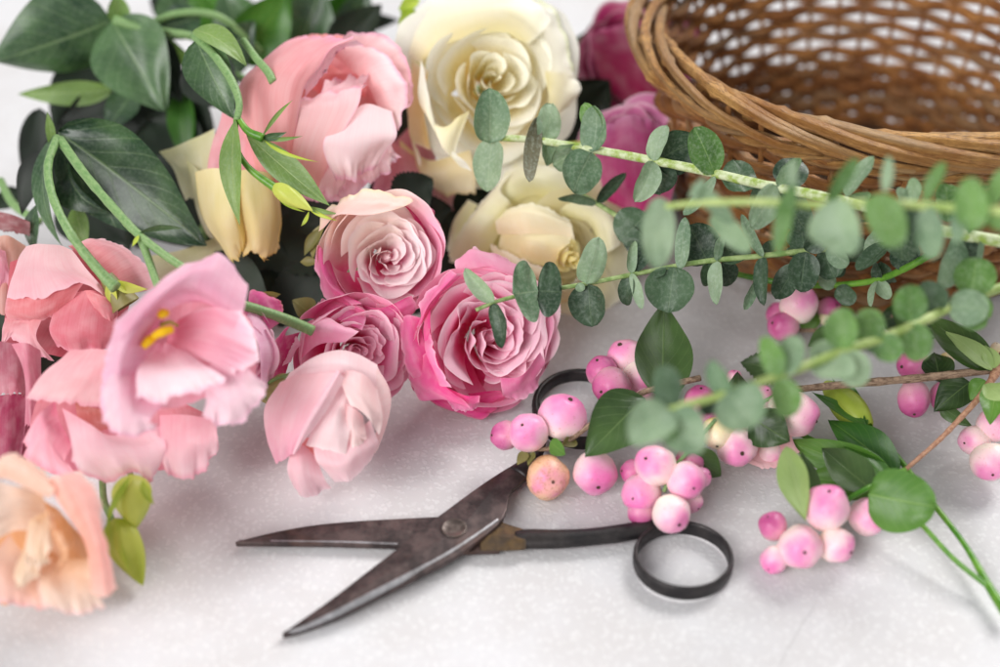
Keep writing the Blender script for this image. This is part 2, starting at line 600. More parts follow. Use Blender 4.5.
def bud(thing, b, t, w, mat, name='bud', twist=1.2, ribs=5, rib=0.08, prof=None, cols=None, parent=None, n=20, m=30, label=None):
    b, t = np.asarray(b, float), np.asarray(t, float)
    Y = unit(t - b)
    L = np.linalg.norm(t - b)
    X = unit(np.cross(Y, BACK))
    Z = np.cross(X, Y)
    prof = prof or (lambda v: (math.sin(math.pi * clamp(v) ** 0.75)) ** 0.8 * (1 - .25 * v))
    P = np.zeros((n, m, 3))
    for i in range(n):
        v = i / (n - 1)
        for j in range(m):
            q = 2 * math.pi * j / m
            r = w * .5 * prof(v) * (1 + rib * (abs(math.sin(ribs * .5 * q + twist * v * 3)) - .6))
            P[i, j] = b + Y * L * v + (X * math.cos(q) + Z * math.sin(q)) * r
    C = None
    if cols is not None:
        C = np.array([[cols(0, i / (n - 1))] * m for i in range(n)])
    return grid_part(thing, name, P, M[mat], C, parent, wrap=True, label=label)


# ----------------------------------------------------------------------------
# camera, light, world
# ----------------------------------------------------------------------------
cam_d = bpy.data.cameras.new('camera')
cam_d.lens = 50.0
cam_d.sensor_width = 36.0
cam_d.clip_start = 0.01
cam_d.clip_end = 50.0
cam_d.dof.use_dof = True
cam_d.dof.focus_distance = 0.465
cam_d.dof.aperture_fstop = 4.4
cam_d.dof.aperture_blades = 0
cam = bpy.data.objects.new('camera', cam_d)
cam.location = Vector(CAM * S)
cam.rotation_euler = (math.radians(90) - PITCH, 0, 0)
col.objects.link(cam)
scene.camera = cam

world = bpy.data.worlds.new('World')
scene.world = world
world.use_nodes = True
wn = world.node_tree.nodes
wn['Background'].inputs[0].default_value = (0.98, 0.985, 1.0, 1)
wn['Background'].inputs[1].default_value = 0.38


def area(name, loc, aim, sx, sy, power, colr):
    d = bpy.data.lights.new(name, 'AREA')
    d.shape = 'RECTANGLE'
    d.size, d.size_y = sx * S, sy * S
    d.energy = power
    d.color = colr
    o = bpy.data.objects.new(name, d)
    o.location = Vector(np.array(loc) * S)
    o.rotation_euler = (Vector(aim) - Vector(loc)).to_track_quat('-Z', 'Y').to_euler()
    col.objects.link(o)


area('window_light', (120, 150, 170), (0, 0, 0), 115, 105, 74.0, (1.0, 0.985, 0.96))
area('fill_light', (-125, -160, 130), (0, 0, 3), 150, 130, 62.0, (1.0, 0.98, 0.97))  # added fill lamp that brightens surfaces facing the camera

scene.view_settings.view_transform = 'Standard'
scene.view_settings.look = 'None'
scene.view_settings.exposure = 0.0
scene.render.engine = 'CYCLES'
scene.cycles.max_bounces = 10
scene.cycles.diffuse_bounces = 5
scene.cycles.transmission_bounces = 6
scene.cycles.use_denoising = True

# ----------------------------------------------------------------------------
# the table
# ----------------------------------------------------------------------------
tv = []
for z in (0.0, -3.0):
    for x, y in ((-90, -40), (90, -40), (90, 95), (-90, 95)):
        tv.append((x * S, y * S, z * S))
tm = mesh_from('tabletop', tv, [(0, 1, 2, 3), (7, 6, 5, 4), (0, 4, 5, 1), (1, 5, 6, 2), (2, 6, 7, 3), (3, 7, 4, 0)], smooth=False)
M['table'] = table_material()
to = link('tabletop', tm, M['table'], None)
to['kind'] = 'structure'

# ----------------------------------------------------------------------------
# wicker basket
# ----------------------------------------------------------------------------
BC = np.array([15.0, 8.2, 0.0])
BH, BR, BB = 8.3, 9.3, 6.9
bk = Thing('wicker_basket', 'round brown wicker basket with a thick woven rim, standing behind the eucalyptus', 'basket', BC)
NS = 44


def wall_r(h):
    return lerp(BB, BR, (h / BH) ** 0.85)


def join_tubes(thing, name, paths, mat, seg=7, parent=None):
    """one mesh from many rods (a woven part); each path = (points, radii)"""
    V, F, U = [], [], []
    for P, r in paths:
        P = np.asarray(P)
        n = len(P)
        tang = np.gradient(P, axis=0)
        ref = np.array([0.05, 0.07, 1.0])
        o = len(V)
        L = np.cumsum(np.r_[0, np.linalg.norm(np.diff(P, axis=0), axis=1)])
        sd = rnd.random() * 20
        for i in range(n):
            t = unit(tang[i])
            a = unit(np.cross(t, ref))
            b = np.cross(t, a)
            rr = r[i] if not np.isscalar(r) else r
            for q in range(seg):
                w = 2 * math.pi * q / seg
                V.append((P[i] + (a * math.cos(w) + b * math.sin(w)) * rr * (1 + .10 * nz(q * 1.7 + sd * 3, L[i] * .5)) - thing.p) * S)
                U.append((q / seg + sd * 5, L[i] * .35 + sd))
        F += [tuple(o + x for x in f) for f in grid_faces(n, seg, True)]
        F.append(tuple(o + q for q in range(seg))[::-1])
        F.append(tuple(o + (n - 1) * seg + q for q in range(seg)))
    me = mesh_from(name, V, F, U)
    return link(name, me, M[mat], thing, parent)


paths = []
row_h = []
h = 0.25
while h < BH - 0.25:
    row_h.append(h)
    h += 0.58 if h > 2.9 else 0.34
for k, h in enumerate(row_h):
    P, r = [], []
    ph = (k % 2) * math.pi
    nn = NS * 5
    for i in range(nn + 1):
        a = 2 * math.pi * i / nn
        hh = h + 0.10 * nz(a * 2.2, k * 1.7) + 0.05 * nz(a * 9, k * 3.1)
        rr = wall_r(hh) + 0.195 * math.cos(NS / 2 * a + ph)
        P.append(BC + np.array([rr * math.cos(a), rr * math.sin(a), hh]))
        r.append(0.24 * (1 + 0.25 * nz(a * 3, k * 2.3 + 5)))
    paths.append((P, r))
join_tubes(bk, 'woven_wall', paths, 'wicker', 6)
paths = []
for s in range(NS):
    a = 2 * math.pi * (s + 0.5 * 0) / NS + math.pi / NS * 0
    a = 2 * math.pi * s / NS + rnd.uniform(-.012, .012)
    P = [BC + np.array([wall_r(h) * math.cos(a + .01 * math.sin(h)), wall_r(h) * math.sin(a), h]) for h in np.linspace(0.1, BH + .1, 12)]
    paths.append((P, 0.11))
join_tubes(bk, 'upright_stakes', paths, 'wicker', 6)
# base: spiral weave on the bottom
P = []
for i in range(1400):
    a = i * 2 * math.pi / 60
    rr = 0.3 + i * (BB - .4) / 1400
    P.append(BC + np.array([rr * math.cos(a), rr * math.sin(a), 0.35 + .12 * math.cos(a * 12.5)]))
join_tubes(bk, 'woven_base', [(P, 0.17)], 'wicker_shaded', 5)
# rim: rods laid one over the next, each climbing from the inside over the top and down the outside
paths = []
NR = 24
for s in range(NR):
    a0 = 2 * math.pi * s / NR + rnd.uniform(-.03, .03)
    span = math.radians(82 + rnd.uniform(-8, 8))
    P, r = [], []
    rad = rnd.uniform(.20, .29)
    for i in range(40):
        t = i / 39
        a = a0 + span * t
        c = math.radians(lerp(205, -58, t ** .92))
        A, B = 0.62, 0.50
        rr = BR + .12 + A * math.cos(c) + .05 * nz(a * 5, s * 2.1)
        zz = BH + .08 + B * math.sin(c) + .05 * nz(a * 4, s * 3.3 + 8)
        if t > .9:
            rr -= (t - .9) * 3.0
        P.append(BC + np.array([rr * math.cos(a), rr * math.sin(a), zz]))
        r.append(rad * (1 - .35 * t) * (1 + .10 * nz(t * 9, s)) * (1 + .45 * math.exp(-((t * 7.0 + s * .37) % 2.1 - 1) ** 2 * 220)))
    paths.append((P, r))
join_tubes(bk, 'rim', paths, 'wicker_rim', 9)
# waling course under the rim
paths = []
for k in range(3):
    P = []
    for i in range(241):
        a = 2 * math.pi * i / 240
        q = a * 14 + k * 2 * math.pi / 3
        rr = wall_r(BH - .62) + .16 + .17 * math.cos(q)
        P.append(BC + np.array([rr * math.cos(a), rr * math.sin(a), BH - .62 + .17 * math.sin(q) + .06 * nz(a * 6, k)]))
    paths.append((P, .16))
join_tubes(bk, 'waling', paths, 'wicker_rim', 8)

# ----------------------------------------------------------------------------
# scissors
# ----------------------------------------------------------------------------
sc = Thing('scissors', 'open old dark iron scissors with round finger rings lying on the white table', 'scissors', T(455, 530))


def loft(thing, name, secs, mat, label=None, parent=None, closed=True):
    P = np.array(secs)
    n, m = P.shape[:2]
    F = grid_faces(n, m, closed)
    F.append(tuple(range(m))[::-1])
    F.append(tuple((n - 1) * m + j for j in range(m)))
    me = mesh_from(name, (P.reshape(-1, 3) - thing.p) * S, F, [(0, 0)] * (n * m), smooth=False)
    o = link(name, me, M[mat], thing, parent, label)
    md = o.modifiers.new('bevel', 'BEVEL')
    md.width = 0.0004
    md.segments = 2
    md.limit_method = 'ANGLE'
    md.angle_limit = math.radians(40)
    return o


def blade(name, rows, h0, h1, mat, dip=None):
    """rows: (upper px, lower px) stations, plate between heights h0..h1"""
    secs = []
    for k, (a, b) in enumerate(rows):
        d = dip[k] if dip else 0.0
        pa, pb = T(*a, h1 + d), T(*b, h1 + d)
        mid = (pa + pb) / 2 + np.array([0, 0, 0.045])
        secs.append([pa, mid, pb, pb - [0, 0, h1 - h0], pa - [0, 0, h1 - h0]])
    return loft(sc, name, secs, mat)


def resta(rows, n):
    A = crom([r[0] for r in rows], n)
    B = crom([r[1] for r in rows], n)
    return [(tuple(a), tuple(b)) for a, b in zip(A, B)]


# half that lies underneath: long blade to the left, handle to the right
r = resta([((235, 542), (236, 543)), ((272, 532.5), (262, 543)), ((314, 525), (314, 543.5)), ((356, 521), (356, 544.5)), ((400, 518.5), (398, 546)), ((432, 517), (425, 550)), ((470, 516), (458, 551.5)), ((502, 520), (500, 550.5))], 30)
bl = blade('blade', r, 0.16, 0.34, 'iron')
edge = [[T(x, y - 3.5, .375), T(x, y + .8, .30), T(x, y + .8, .20), T(x, y - 3.5, .22)] for x, y in crom([(238, 543), (262, 543.3), (314, 543.8), (356, 544.6), (398, 546.2)], 16)]
loft(sc, 'cutting_edge', edge, 'iron_edge')
secs = [[T(x, y0, .40), T(x, (y0 + y1) / 2, .5), T(x, y1, .40), T(x, y1, .12), T(x, y0, .12)] for x, y0, y1 in ((480, 519, 551), (497, 520.5, 551), (510, 525, 551), (526, 530, 550))]
loft(sc, 'bolster', secs, 'iron_brass')


def ring_part(name, cx, cy, rx, ry, hmid, hh, th, mat, n=56):
    c = T(cx, cy, hmid)
    ex = (T(cx + rx, cy, hmid) - T(cx - rx, cy, hmid))[0] / 2
    ey = (T(cx, cy - ry, hmid) - T(cx, cy + ry, hmid))[1] / 2
    V = []
    for i in range(n):
        a = 2 * math.pi * i / n
        dx, dy = math.cos(a), math.sin(a)
        sec = []
        for q in range(14):
            w = 2 * math.pi * q / 14
            cw, sw = math.cos(w), math.sin(w)
            ss = lambda x: math.copysign(abs(x) ** .72, x)
            o = th * ss(cw)
            sec.append(c + np.array([(ex + o) * dx, (ey + o) * dy, hh * ss(sw)]))
        V.append(sec)
    V = np.array(V)
    F = []
    for i in range(n):
        for j in range(14):
            i2, j2 = (i + 1) % n, (j + 1) % 14
            F.append((i * 14 + j, i * 14 + j2, i2 * 14 + j2, i2 * 14 + j))
    me = mesh_from(name, (V.reshape(-1, 3) - sc.p) * S, F, [(0, 0)] * (n * 14))
    return link(name, me, M[mat], sc)


def rod(name, st, mat, n=26):
    """handle: stations (px, py, half width px, height, half thickness cm)"""
    Q = crom(st, n)
    secs = []
    pts = [T(q[0], q[1], q[3]) for q in Q]
    tg = np.gradient(np.array(pts), axis=0)
    for q, p, t in zip(Q, pts, tg):
        hw = q[2] * depth(p) / FPX
        sd_ = unit(np.cross(unit(t), [0, 0, 1]))
        secs.append([p + sd_ * hw * math.cos(w) + np.array([0, 0, q[4] * math.sin(w)]) for w in np.linspace(0, 2 * math.pi, 14, endpoint=False)])
    P = np.array(secs)
    F = grid_faces(n, 14, True) + [tuple(range(14))[::-1], tuple((n - 1) * 14 + j for j in range(14))]
    me = mesh_from(name, (P.reshape(-1, 3) - sc.p) * S, F, [(0, 0)] * (n * 14))
    return link(name, me, M[mat], sc)


rod('handle', [(515, 540, 12, .30, .18), (530, 539, 12, .32, .22), (560, 539, 11, .34, .24), (590, 537, 9.8, .36, .24), (620, 533.5, 10, .38, .25), (640, 530, 9.5, .38, .25), (662, 527.5, 9, .36, .24), (682, 526, 6, .34, .22)], 'iron_dark')
ring_part('finger_ring', 683, 559.5, 47.5, 33, .36, .28, .085, 'iron_dark')
# half that lies on top: blade to the lower left, handle up under the berries
top = [((282, 633.5), (283, 634.5)), ((303, 619), (301, 629.5)), ((334, 597), (335, 617)), ((366, 572.5), (377, 596)), ((398, 548), (420, 575)), ((419, 530.5), (456, 555.5)), ((438, 516.5), (500, 522)), ((474, 490), (510, 493)), ((500, 472.5), (520, 484)), ((514, 464), (528, 476)), ((526, 455), (540, 466))]
r = resta(top, 40)
blade('blade', r, 0.42, 0.62, 'iron', [lerp(-.36, 0, sstep(0, .45, k / 39)) for k in range(40)])
be = crom([(284, 633), (303, 628), (335, 615), (377, 593.5), (420, 571.5), (456, 551.5), (500, 520)], 24)
edge = []
for k, (x, y) in enumerate(be):
    d = lerp(-.36, 0, sstep(0, .6, k / 23))
    w = lerp(2.5, 7.5, sstep(0, .45, k / 23)) * lerp(1, .6, sstep(.8, 1, k / 23))
    edge.append([T(x - w * .45, y - w * .45, .67 + d), T(x + .5, y + 2.4, .58 + d), T(x + .5, y + 2.4, .44 + d), T(x - w * .45, y - w * .45, .50 + d)])
loft(sc, 'cutting_edge', edge, 'iron_edge')
# pivot screw
pc = T(454, 527.5, .695)
V = []
for hh, rr in ((0, .40), (.03, .40), (.042, .38), (.034, .34), (.022, .32), (.024, .15), (.024, .001)):
    V.append([pc + np.array([rr * math.cos(a), rr * math.sin(a), hh - .03]) for a in np.linspace(0, 2 * math.pi, 28, endpoint=False)])
V = np.array(V)
me = mesh_from('pivot_screw', (V.reshape(-1, 3) - sc.p) * S, grid_faces(7, 28, True), [(0, 0)] * 196)
link('pivot_screw', me, M['iron_screw'], sc)
rod('handle', [(518, 474, 11, .56, .16), (528, 465, 9.5, .56, .2), (537, 450, 7.5, .52, .22), (541, 432, 6, .46, .22), (538, 415, 5, .40, .22), (536, 405, 4.5, .36, .2)], 'iron_dark')
ring_part('finger_ring', 581, 408, 45.5, 34, .36, .26, .13, 'iron_dark')

# ----------------------------------------------------------------------------
# roses (petals laid out on a spiral around the bloom axis)
# ----------------------------------------------------------------------------


def rose(thing, C, axis, R, n, colfn, kind='cabbage', seed=1, mat='petal_thick', Hf=1.1, sx=1.0, wave=0.05, nu=25, nv=15, name='petal', spin=0.0):
    rr_ = random.Random(seed)
    Z = unit(axis)
    X = unit(np.cross(UP if abs(np.dot(UP, Z)) < .95 else RIGHT, Z))
    Y = np.cross(Z, X)
    H = R * Hf
    for i in range(n):
        t = (i + .5) / n
        gam = GAM if kind == 'tea' else .95
        th = i * 2.39996 + rr_.uniform(-.55, .55) + spin
        ph = rr_.uniform(0, 6)
        kf = rr_.choice((1.6, 2.3, 3.1))
        fold = wave
        if kind == 'cabbage':                     # densely folded rosette with a flat face
            Rt = R * (.06 + .93 * t ** .72) * rr_.uniform(.90, 1.10)
            zt = H * (0.86 + 0.16 * math.sin(min(t * 1.4, 1) * math.pi / 2)) if t < .72 else H * lerp(1.02, .45, ((t - .72) / .28) ** 1.4)
            zt *= rr_.uniform(.94, 1.06)
            half = math.radians(lerp(72, 44, t)) * rr_.uniform(.75, 1.25)
            curl = lerp(.15, .75, min(1, t * 1.5)) * rr_.uniform(.6, 1.4)
            rb, ec, pt, tuck = .22 * Rt, .22, rr_.uniform(-.05, .10), .13 * (1 - .4 * t)
            fold = wave * (1.1 - .3 * t) * sstep(-.1, .25, t)
        elif kind == 'cup':                       # broad guard petals closing round the heart
            Rt = R * (.86 + .14 * t) * rr_.uniform(.97, 1.03)
            zt = H * lerp(1.12, .75, t ** 1.5) * rr_.uniform(.95, 1.05)
            half = math.radians(lerp(58, 50, t)) * rr_.uniform(.9, 1.15)
            curl = rr_.uniform(-.5, .5)
            rb, ec, pt, tuck = .25 * Rt, .24, .03, .06
        else:                                     # hybrid tea: few broad petals, rolled back, spiral heart
            Rt = R * (.06 + .90 * t ** 1.0) * rr_.uniform(.92, 1.06)
            zt = H * lerp(1.12, .62, t ** 1.6) * rr_.uniform(.95, 1.04)
            half = math.radians(lerp(115, 50, t ** .6)) * rr_.uniform(.85, 1.15)
            curl = lerp(-.1, 1.25, t) * rr_.uniform(.8, 1.2)
            rb, ec, pt, tuck = .20 * Rt, .24, .08, .10 * (1 - .5 * t)
        P = np.zeros((nv, nu, 3))
        Cc = np.zeros((nv, nu, 3))
        for a in range(nv):
            v = a / (nv - 1)
            for b in range(nu):
                u = 2 * b / (nu - 1) - 1
                s = v * (1 - ec * abs(u) ** 2.6) * (1 + pt * (1 - abs(u)) ** 2 * v)
                r = rb + (Rt - rb) * (1 - (1 - min(s, 1)) ** 2.0)
                lip = max(0.0, (s - .55) / .45)
                r += curl * (.55 * Rt + .25 * R) * .24 * lip ** 2
                z = zt * s ** .85 - max(curl, 0) * H * .12 * lip ** 2.4
                wv = fold * R * s * s * (math.cos(kf * math.pi * .5 * u + ph) + nz(u * 2.6 + ph, t * 9, ph) + (.35 * lip if t > .25 else 0) * nz(u * 4.5 + ph, t * 19, ph))
                r += wv + tuck * R * u * s
                z += .8 * fold * R * s * s * (nz(u * 3.2 + ph + 7, v * 2, ph) + .3 * lip * nz(u * 6 + ph, 3, ph))
                wdt = half * (.30 + .70 * min(1, s * 1.25) ** .8)
                q = th + u * wdt
                p = C + X * (r * math.cos(q) * sx) + Y * (r * math.sin(q)) + Z * (z - H * .5)
                P[a, b] = p
                d = unit(p - C)
                Cc[a, b] = np.power(colfn(u, v, t, np.dot(d, RIGHT), np.dot(d, UP), ph), gam)
        grid_part(thing, name, P, M[mat], Cc)
    if kind == 'cabbage':
        hc = [colfn(0, .25, .1, 0, 0, 1.0), colfn(0, .8, .1, 0, 0, 1.0)]
        bud(thing, C - Z * H * .45, C + Z * H * .30, R * .30, mat, name='heart', twist=2.5, ribs=5, rib=.3, cols=lambda u, v: lerp(hc[0], hc[1], v))


PINK_P = lin(248, 196, 214)
PINK_M = lin(240, 136, 182)
PINK_D = lin(214, 46, 126)
CREAM = lin(248, 243, 224)
CREAMY = lin(240, 224, 160)


def cabbage_col(deep, mid, pale, cream=None, cdir_=(0, 0), camt=0.0):
    def f(u, v, t, dx, dy, ph):
        c = lerp(deep, mid, sstep(.25, .72, v))  # petal's own deep base, with crevice shade put into its saturation
        c = lerp(c, pale, sstep(.55, .98, v + .22 * (1 - t) + .10 * math.sin(ph * 7)))
        if cream is not None:
            w = clamp((dx * cdir_[0] + dy * cdir_[1]) * 1.6 + camt + .5 * (v - .7))
            c = lerp(c, cream, clamp(w) * .9)
        e = sstep(.92, 1, v)
        return lerp(c, lin(255, 236, 240), e * .5)
    return f


# D: cream and pink spray rose, facing the viewer
pD = W(376, 254, 48.6)
tD = Thing('spray_rose', 'cream and pink bicoloured spray rose at the centre of the pile, opened towards the viewer', 'rose', pD, 'pink spray roses')
cD = cabbage_col(lin(250, 60, 142), lin(253, 178, 210), lin(255, 238, 240), lin(254, 244, 236), (-.55, .75), .12)
rose(tD, W(386, 257, 48.0), cdir(.30, -.10, .95), 1.62, 25, cD, seed=3, Hf=1.05, wave=.055)
rose(tD, W(380, 254, 48.5), cdir(.26, -.06, .95), 2.2, 10, cabbage_col(lin(232, 24, 120), lin(242, 96, 164), lin(250, 176, 206), lin(250, 230, 216), (-.5, .8), .0), 'cup', seed=4, Hf=1.0, wave=.03)
zD = 47.7
patch(tD, zD, [[(330, 262, .2), (340, 290, .9), (362, 304, 1.2)], [(318, 245, .1), (326, 280, 1.0), (352, 306, 1.3)], [(316, 268, -.4), (325, 298, .4), (355, 314, .9), (385, 318, .9)]], grad(lin(222, 70, 140), lin(240, 130, 180), lin(250, 190, 214)), .12, mat='petal_rose')
patch(tD, zD, [[(345, 300, .2), (380, 308, .8), (412, 296, .5)], [(345, 312, .0), (382, 318, .7), (416, 304, .3)], [(352, 322, -.3), (384, 327, .4), (414, 310, .0)]], grad(lin(236, 96, 160), lin(238, 130, 182), lin(252, 206, 222)), .14, mat='petal_rose')
patch(tD, zD, [[(398, 200, -.5), (414, 218, -.5), (424, 240, -.6)], [(410, 198, -.8), (424, 212, -.8), (434, 236, -.9)], [(416, 200, -1.2), (436, 218, -1.2), (437, 240, -1.3)]], grad(lin(208, 34, 112), lin(226, 56, 134), lin(236, 110, 160)), .14, mat='petal_rose')
patch(tD, zD, [[(320, 232, .2), (340, 215, 1.2), (372, 214, 1.7)], [(322, 215, -.1), (345, 202, .8), (378, 200, 1.3), (402, 208, 1.0)], [(332, 204, -.8), (352, 194, .1), (380, 189, .4), (412, 204, .2)]], grad(lin(246, 206, 200), lin(249, 228, 212), lin(240, 220, 180)), .1, mat='petal_rose')
for b_, t_, w_, r_ in (((326, 222), (313, 262), 16, 50), ((322, 228), (304, 256), 12, 20), ((318, 262), (300, 262), 10, 10)):
    leaf(tD, W(*b_, 48.8), W(*t_, 49.0), w_ * .035, 'sepal', 'lance', r_, .1, .2, name='sepal')
for b_, t_, w_, r_, z_ in (((352, 230), (250, 262), 74, 10, 52), ((330, 262), (268, 330), 60, 15, 52), ((395, 205), (432, 178), 50, 0, 51), ((400, 215), (452, 208), 46, 10, 52), ((420, 240), (452, 250), 60, 0, 53), ((400, 300), (450, 290), 50, 0, 53)):
    leaf(tD, W(*b_, z_), W(*t_, z_ + .6), w_ * .036, 'rose_leaf_shade', 'ovate', r_, .08, .1, wav=.1, serr=.06, n=26)
tube(tD, 'stem', [pD - cdir(.3, -.06, .95) * 1.3, W(352, 270, 51), W(335, 240, 54.5)], .16, 'green_stem')

# E: full pink spray rose lying on the table
pE = W(474, 338, 48.3)
tE = Thing('spray_rose', 'full open pink rose with densely folded petals, beside the upper black finger ring', 'rose', pE, 'pink spray roses')
cE = cabbage_col(lin(250, 50, 140), lin(252, 146, 196), lin(254, 212, 228))
rose(tE, W(488, 337, 47.9), cdir(.40, -.02, .90), 2.25, 33, cE, seed=11, Hf=.98, wave=.07)
rose(tE, W(478, 338, 48.3), cdir(.32, -.02, .92), 2.62, 9, cabbage_col(lin(240, 30, 132), lin(246, 98, 168), lin(252, 176, 208)), 'cup', seed=12, Hf=.85, wave=.04)
zE = 47.5
PKL = lin(246, 178, 206)
for rows in (
    [[(438, 300, .8), (448, 288, 1.2), (462, 275, 1.2)], [(420, 326, .9), (432, 300, 1.6), (456, 274, 1.4)], [(418, 330, .3), (424, 296, 1.0), (450, 270, .9)]],
    [[(420, 318, .5), (425, 345, .9), (434, 372, .9)], [(408, 315, .5), (412, 350, 1.1), (424, 380, 1.1)], [(399, 322, .0), (402, 355, .6), (416, 384, .7)]],
    [[(428, 350, 1.2), (440, 380, 1.7), (462, 398, 1.6)], [(412, 362, .8), (430, 392, 1.3), (470, 408, 1.5)], [(403, 362, .2), (416, 392, .6), (438, 398, .9)]],
    [[(430, 300, 1.0), (432, 340, 1.6), (442, 372, 1.7)], [(424, 322, 1.0), (426, 352, 1.6), (440, 385, 1.7)], [(430, 330, 1.6), (436, 358, 2.0), (452, 388, 2.0)]],
    [[(445, 385, 1.2), (462, 394, 1.5), (480, 396, 1.5)], [(448, 400, 1.0), (466, 405, 1.2), (479, 402, 1.2)], [(452, 408, .6), (468, 411, .8), (478, 406, .8)]],
):
    patch(tE, zE, rows, grad(lin(238, 64, 146), lin(247, 146, 194), lin(252, 196, 218)), .08, mat='petal_rose')
patch(tE, zE, [[(410, 372, -.3), (440, 395, .2), (500, 390, .2)], [(412, 388, -.4), (450, 408, .1), (505, 398, .1)], [(420, 396, -.7), (470, 420, -.3), (506, 400, -.3)]], grad(lin(222, 30, 126), lin(236, 76, 152), lin(240, 130, 170)), .1, mat='petal_rose')
patch(tE, zE, [[(500, 378, .5), (520, 376, .5), (540, 352, .2)], [(502, 392, .2), (524, 386, .2), (545, 362, -.1)], [(503, 396, -.1), (528, 397, -.1), (547, 372, -.4)]], grad(lin(236, 120, 172), lin(242, 158, 196), lin(250, 200, 220)), .1, mat='petal_rose')
patch(tE, zE, [[(460, 280, .0), (490, 275, .0), (515, 280, -.2)], [(455, 262, -.3), (480, 252, -.3), (520, 268, -.5)], [(470, 256, -.8), (480, 249, -.8), (528, 266, -.9)]], grad(lin(240, 150, 186), PKL, lin(250, 206, 222)), .14, mat='petal_rose')
leaf(tE, W(440, 262, 49.6), W(439, 325, 49.4), .7, 'sepal', 'lance', 40, .1, .2, name='sepal')
tube(tE, 'stem', [pE - cdir(.4, -.02, .9) * 1.4, W(440, 320, 51.5), W(425, 290, 54)], .17, 'green_stem')

# F: pink spray rose half hidden behind the pale bud
pF = W(346, 350, 47.6)
tF = Thing('spray_rose', 'pink spray rose half hidden behind the pale pink lisianthus bud', 'rose', pF, 'pink spray roses')
rose(tF, W(356, 353, 47.3), cdir(.42, -.18, .88), 1.72, 27, cabbage_col(lin(248, 44, 136), lin(251, 138, 192), lin(254, 208, 226)), seed=23, Hf=1.0, wave=.06)
rose(tF, pF, cdir(.38, -.16, .9), 2.15, 9, cabbage_col(lin(226, 16, 116), lin(242, 96, 164), lin(250, 176, 206)), 'cup', seed=24, Hf=.95, wave=.03)
zF = 46.7
patch(tF, zF, [[(300, 360, .6), (318, 345, 1.1), (345, 342, 1.3)], [(300, 338, .6), (320, 328, 1.2), (356, 334, 1.4)], [(308, 322, .1), (325, 318, .7), (360, 332, 1.1)]], grad(lin(244, 160, 196), lin(247, 184, 208), lin(252, 220, 230)), .06, mat='petal_rose')
patch(tF, zF, [[(312, 330, -.2), (330, 318, .2), (362, 330, .4)], [(315, 312, -.5), (335, 302, -.2), (366, 318, .2)], [(318, 302, -1), (338, 297, -.8), (362, 305, -.5)]], grad(lin(236, 110, 168), lin(240, 140, 186), lin(250, 200, 220)), .1, mat='petal_rose')
patch(tF, zF, [[(300, 332, .0), (292, 355, .3), (285, 375, .3)], [(285, 335, -.1), (280, 355, .2), (276, 378, .2)], [(290, 322, -.6), (273, 348, -.4), (270, 380, -.4)]], grad(lin(196, 20, 102), lin(222, 60, 136), lin(240, 140, 180)), .06, mat='petal_rose')
patch(tF, zF, [[(302, 345, .9), (296, 350, .8), (291, 362, .6)], [(296, 336, .7), (290, 348, .6), (282, 366, .5)]], grad(lin(246, 170, 200), lin(250, 205, 222)), .04, mat='petal_rose')
leaf(tF, W(312, 316, 48.6), W(292, 300, 48.4), .9, 'sepal', 'ovate', 20, .1, .2, name='sepal')
tube(tF, 'stem', [pF - cdir(.42, -.18, .88) * 1.1, W(325, 335, 50), W(310, 300, 53)], .15, 'green_stem')

# P: pink spray rose behind the big blurred lisianthus
pP = W(244, 348, 45.2)
tP = Thing('spray_rose', 'pale pink spray rose mostly covered by the large open lisianthus, magenta petal on top', 'rose', pP, 'pink spray roses')
rose(tP, pP, cdir(-.1, -.3, .9), 1.45, 26, cabbage_col(lin(226, 110, 168), lin(240, 164, 204), lin(248, 206, 224)), seed=31, Hf=1.15, sx=.8)
patch(tP, 45.2, [[(245, 320, .8), (258, 345, 1.3), (262, 380, 1.0)], [(252, 305, .4), (270, 345, .7), (266, 385, .5)], [(255, 292, -.2), (276, 340, -.2), (270, 392, -.2)]], grad(lin(242, 180, 212), lin(246, 200, 222)), .05)
patch(tP, 45.2, [[(248, 300, .3), (258, 310, .5), (270, 330, .4)], [(250, 291, .1), (268, 300, .3), (280, 322, .1)], [(256, 288, -.3), (276, 298, -.1), (285, 318, -.2)]], grad(lin(230, 90, 160), lin(200, 60, 116), lin(190, 120, 120)), .08)
leaf(tP, W(262, 292, 45.4), W(281, 294, 45.6), .35, 'sepal', 'lance', 40, .1, .2, name='sepal')

# B: large cream rose at the back
pB = W(488, 84, 53.5)
tB = Thing('cream_rose', 'large ivory rose at the back of the pile, fully open with yellow heart', 'rose', pB, 'cream roses')


def cream_col(u, v, t, dx, dy, ph):
    k = clamp(v * 1.15 - .05)
    c = lerp(lin(246, 214, 96), lin(249, 236, 176), sstep(0, .55, k))
    c = lerp(c, lin(250, 248, 236), sstep(.45, .95, k))
    c = lerp(c, lin(246, 236, 190), .35 * (1 - t))
    return lerp(c, lin(240, 244, 216), .4 * sstep(.85, 1, v) * (ph % 1))


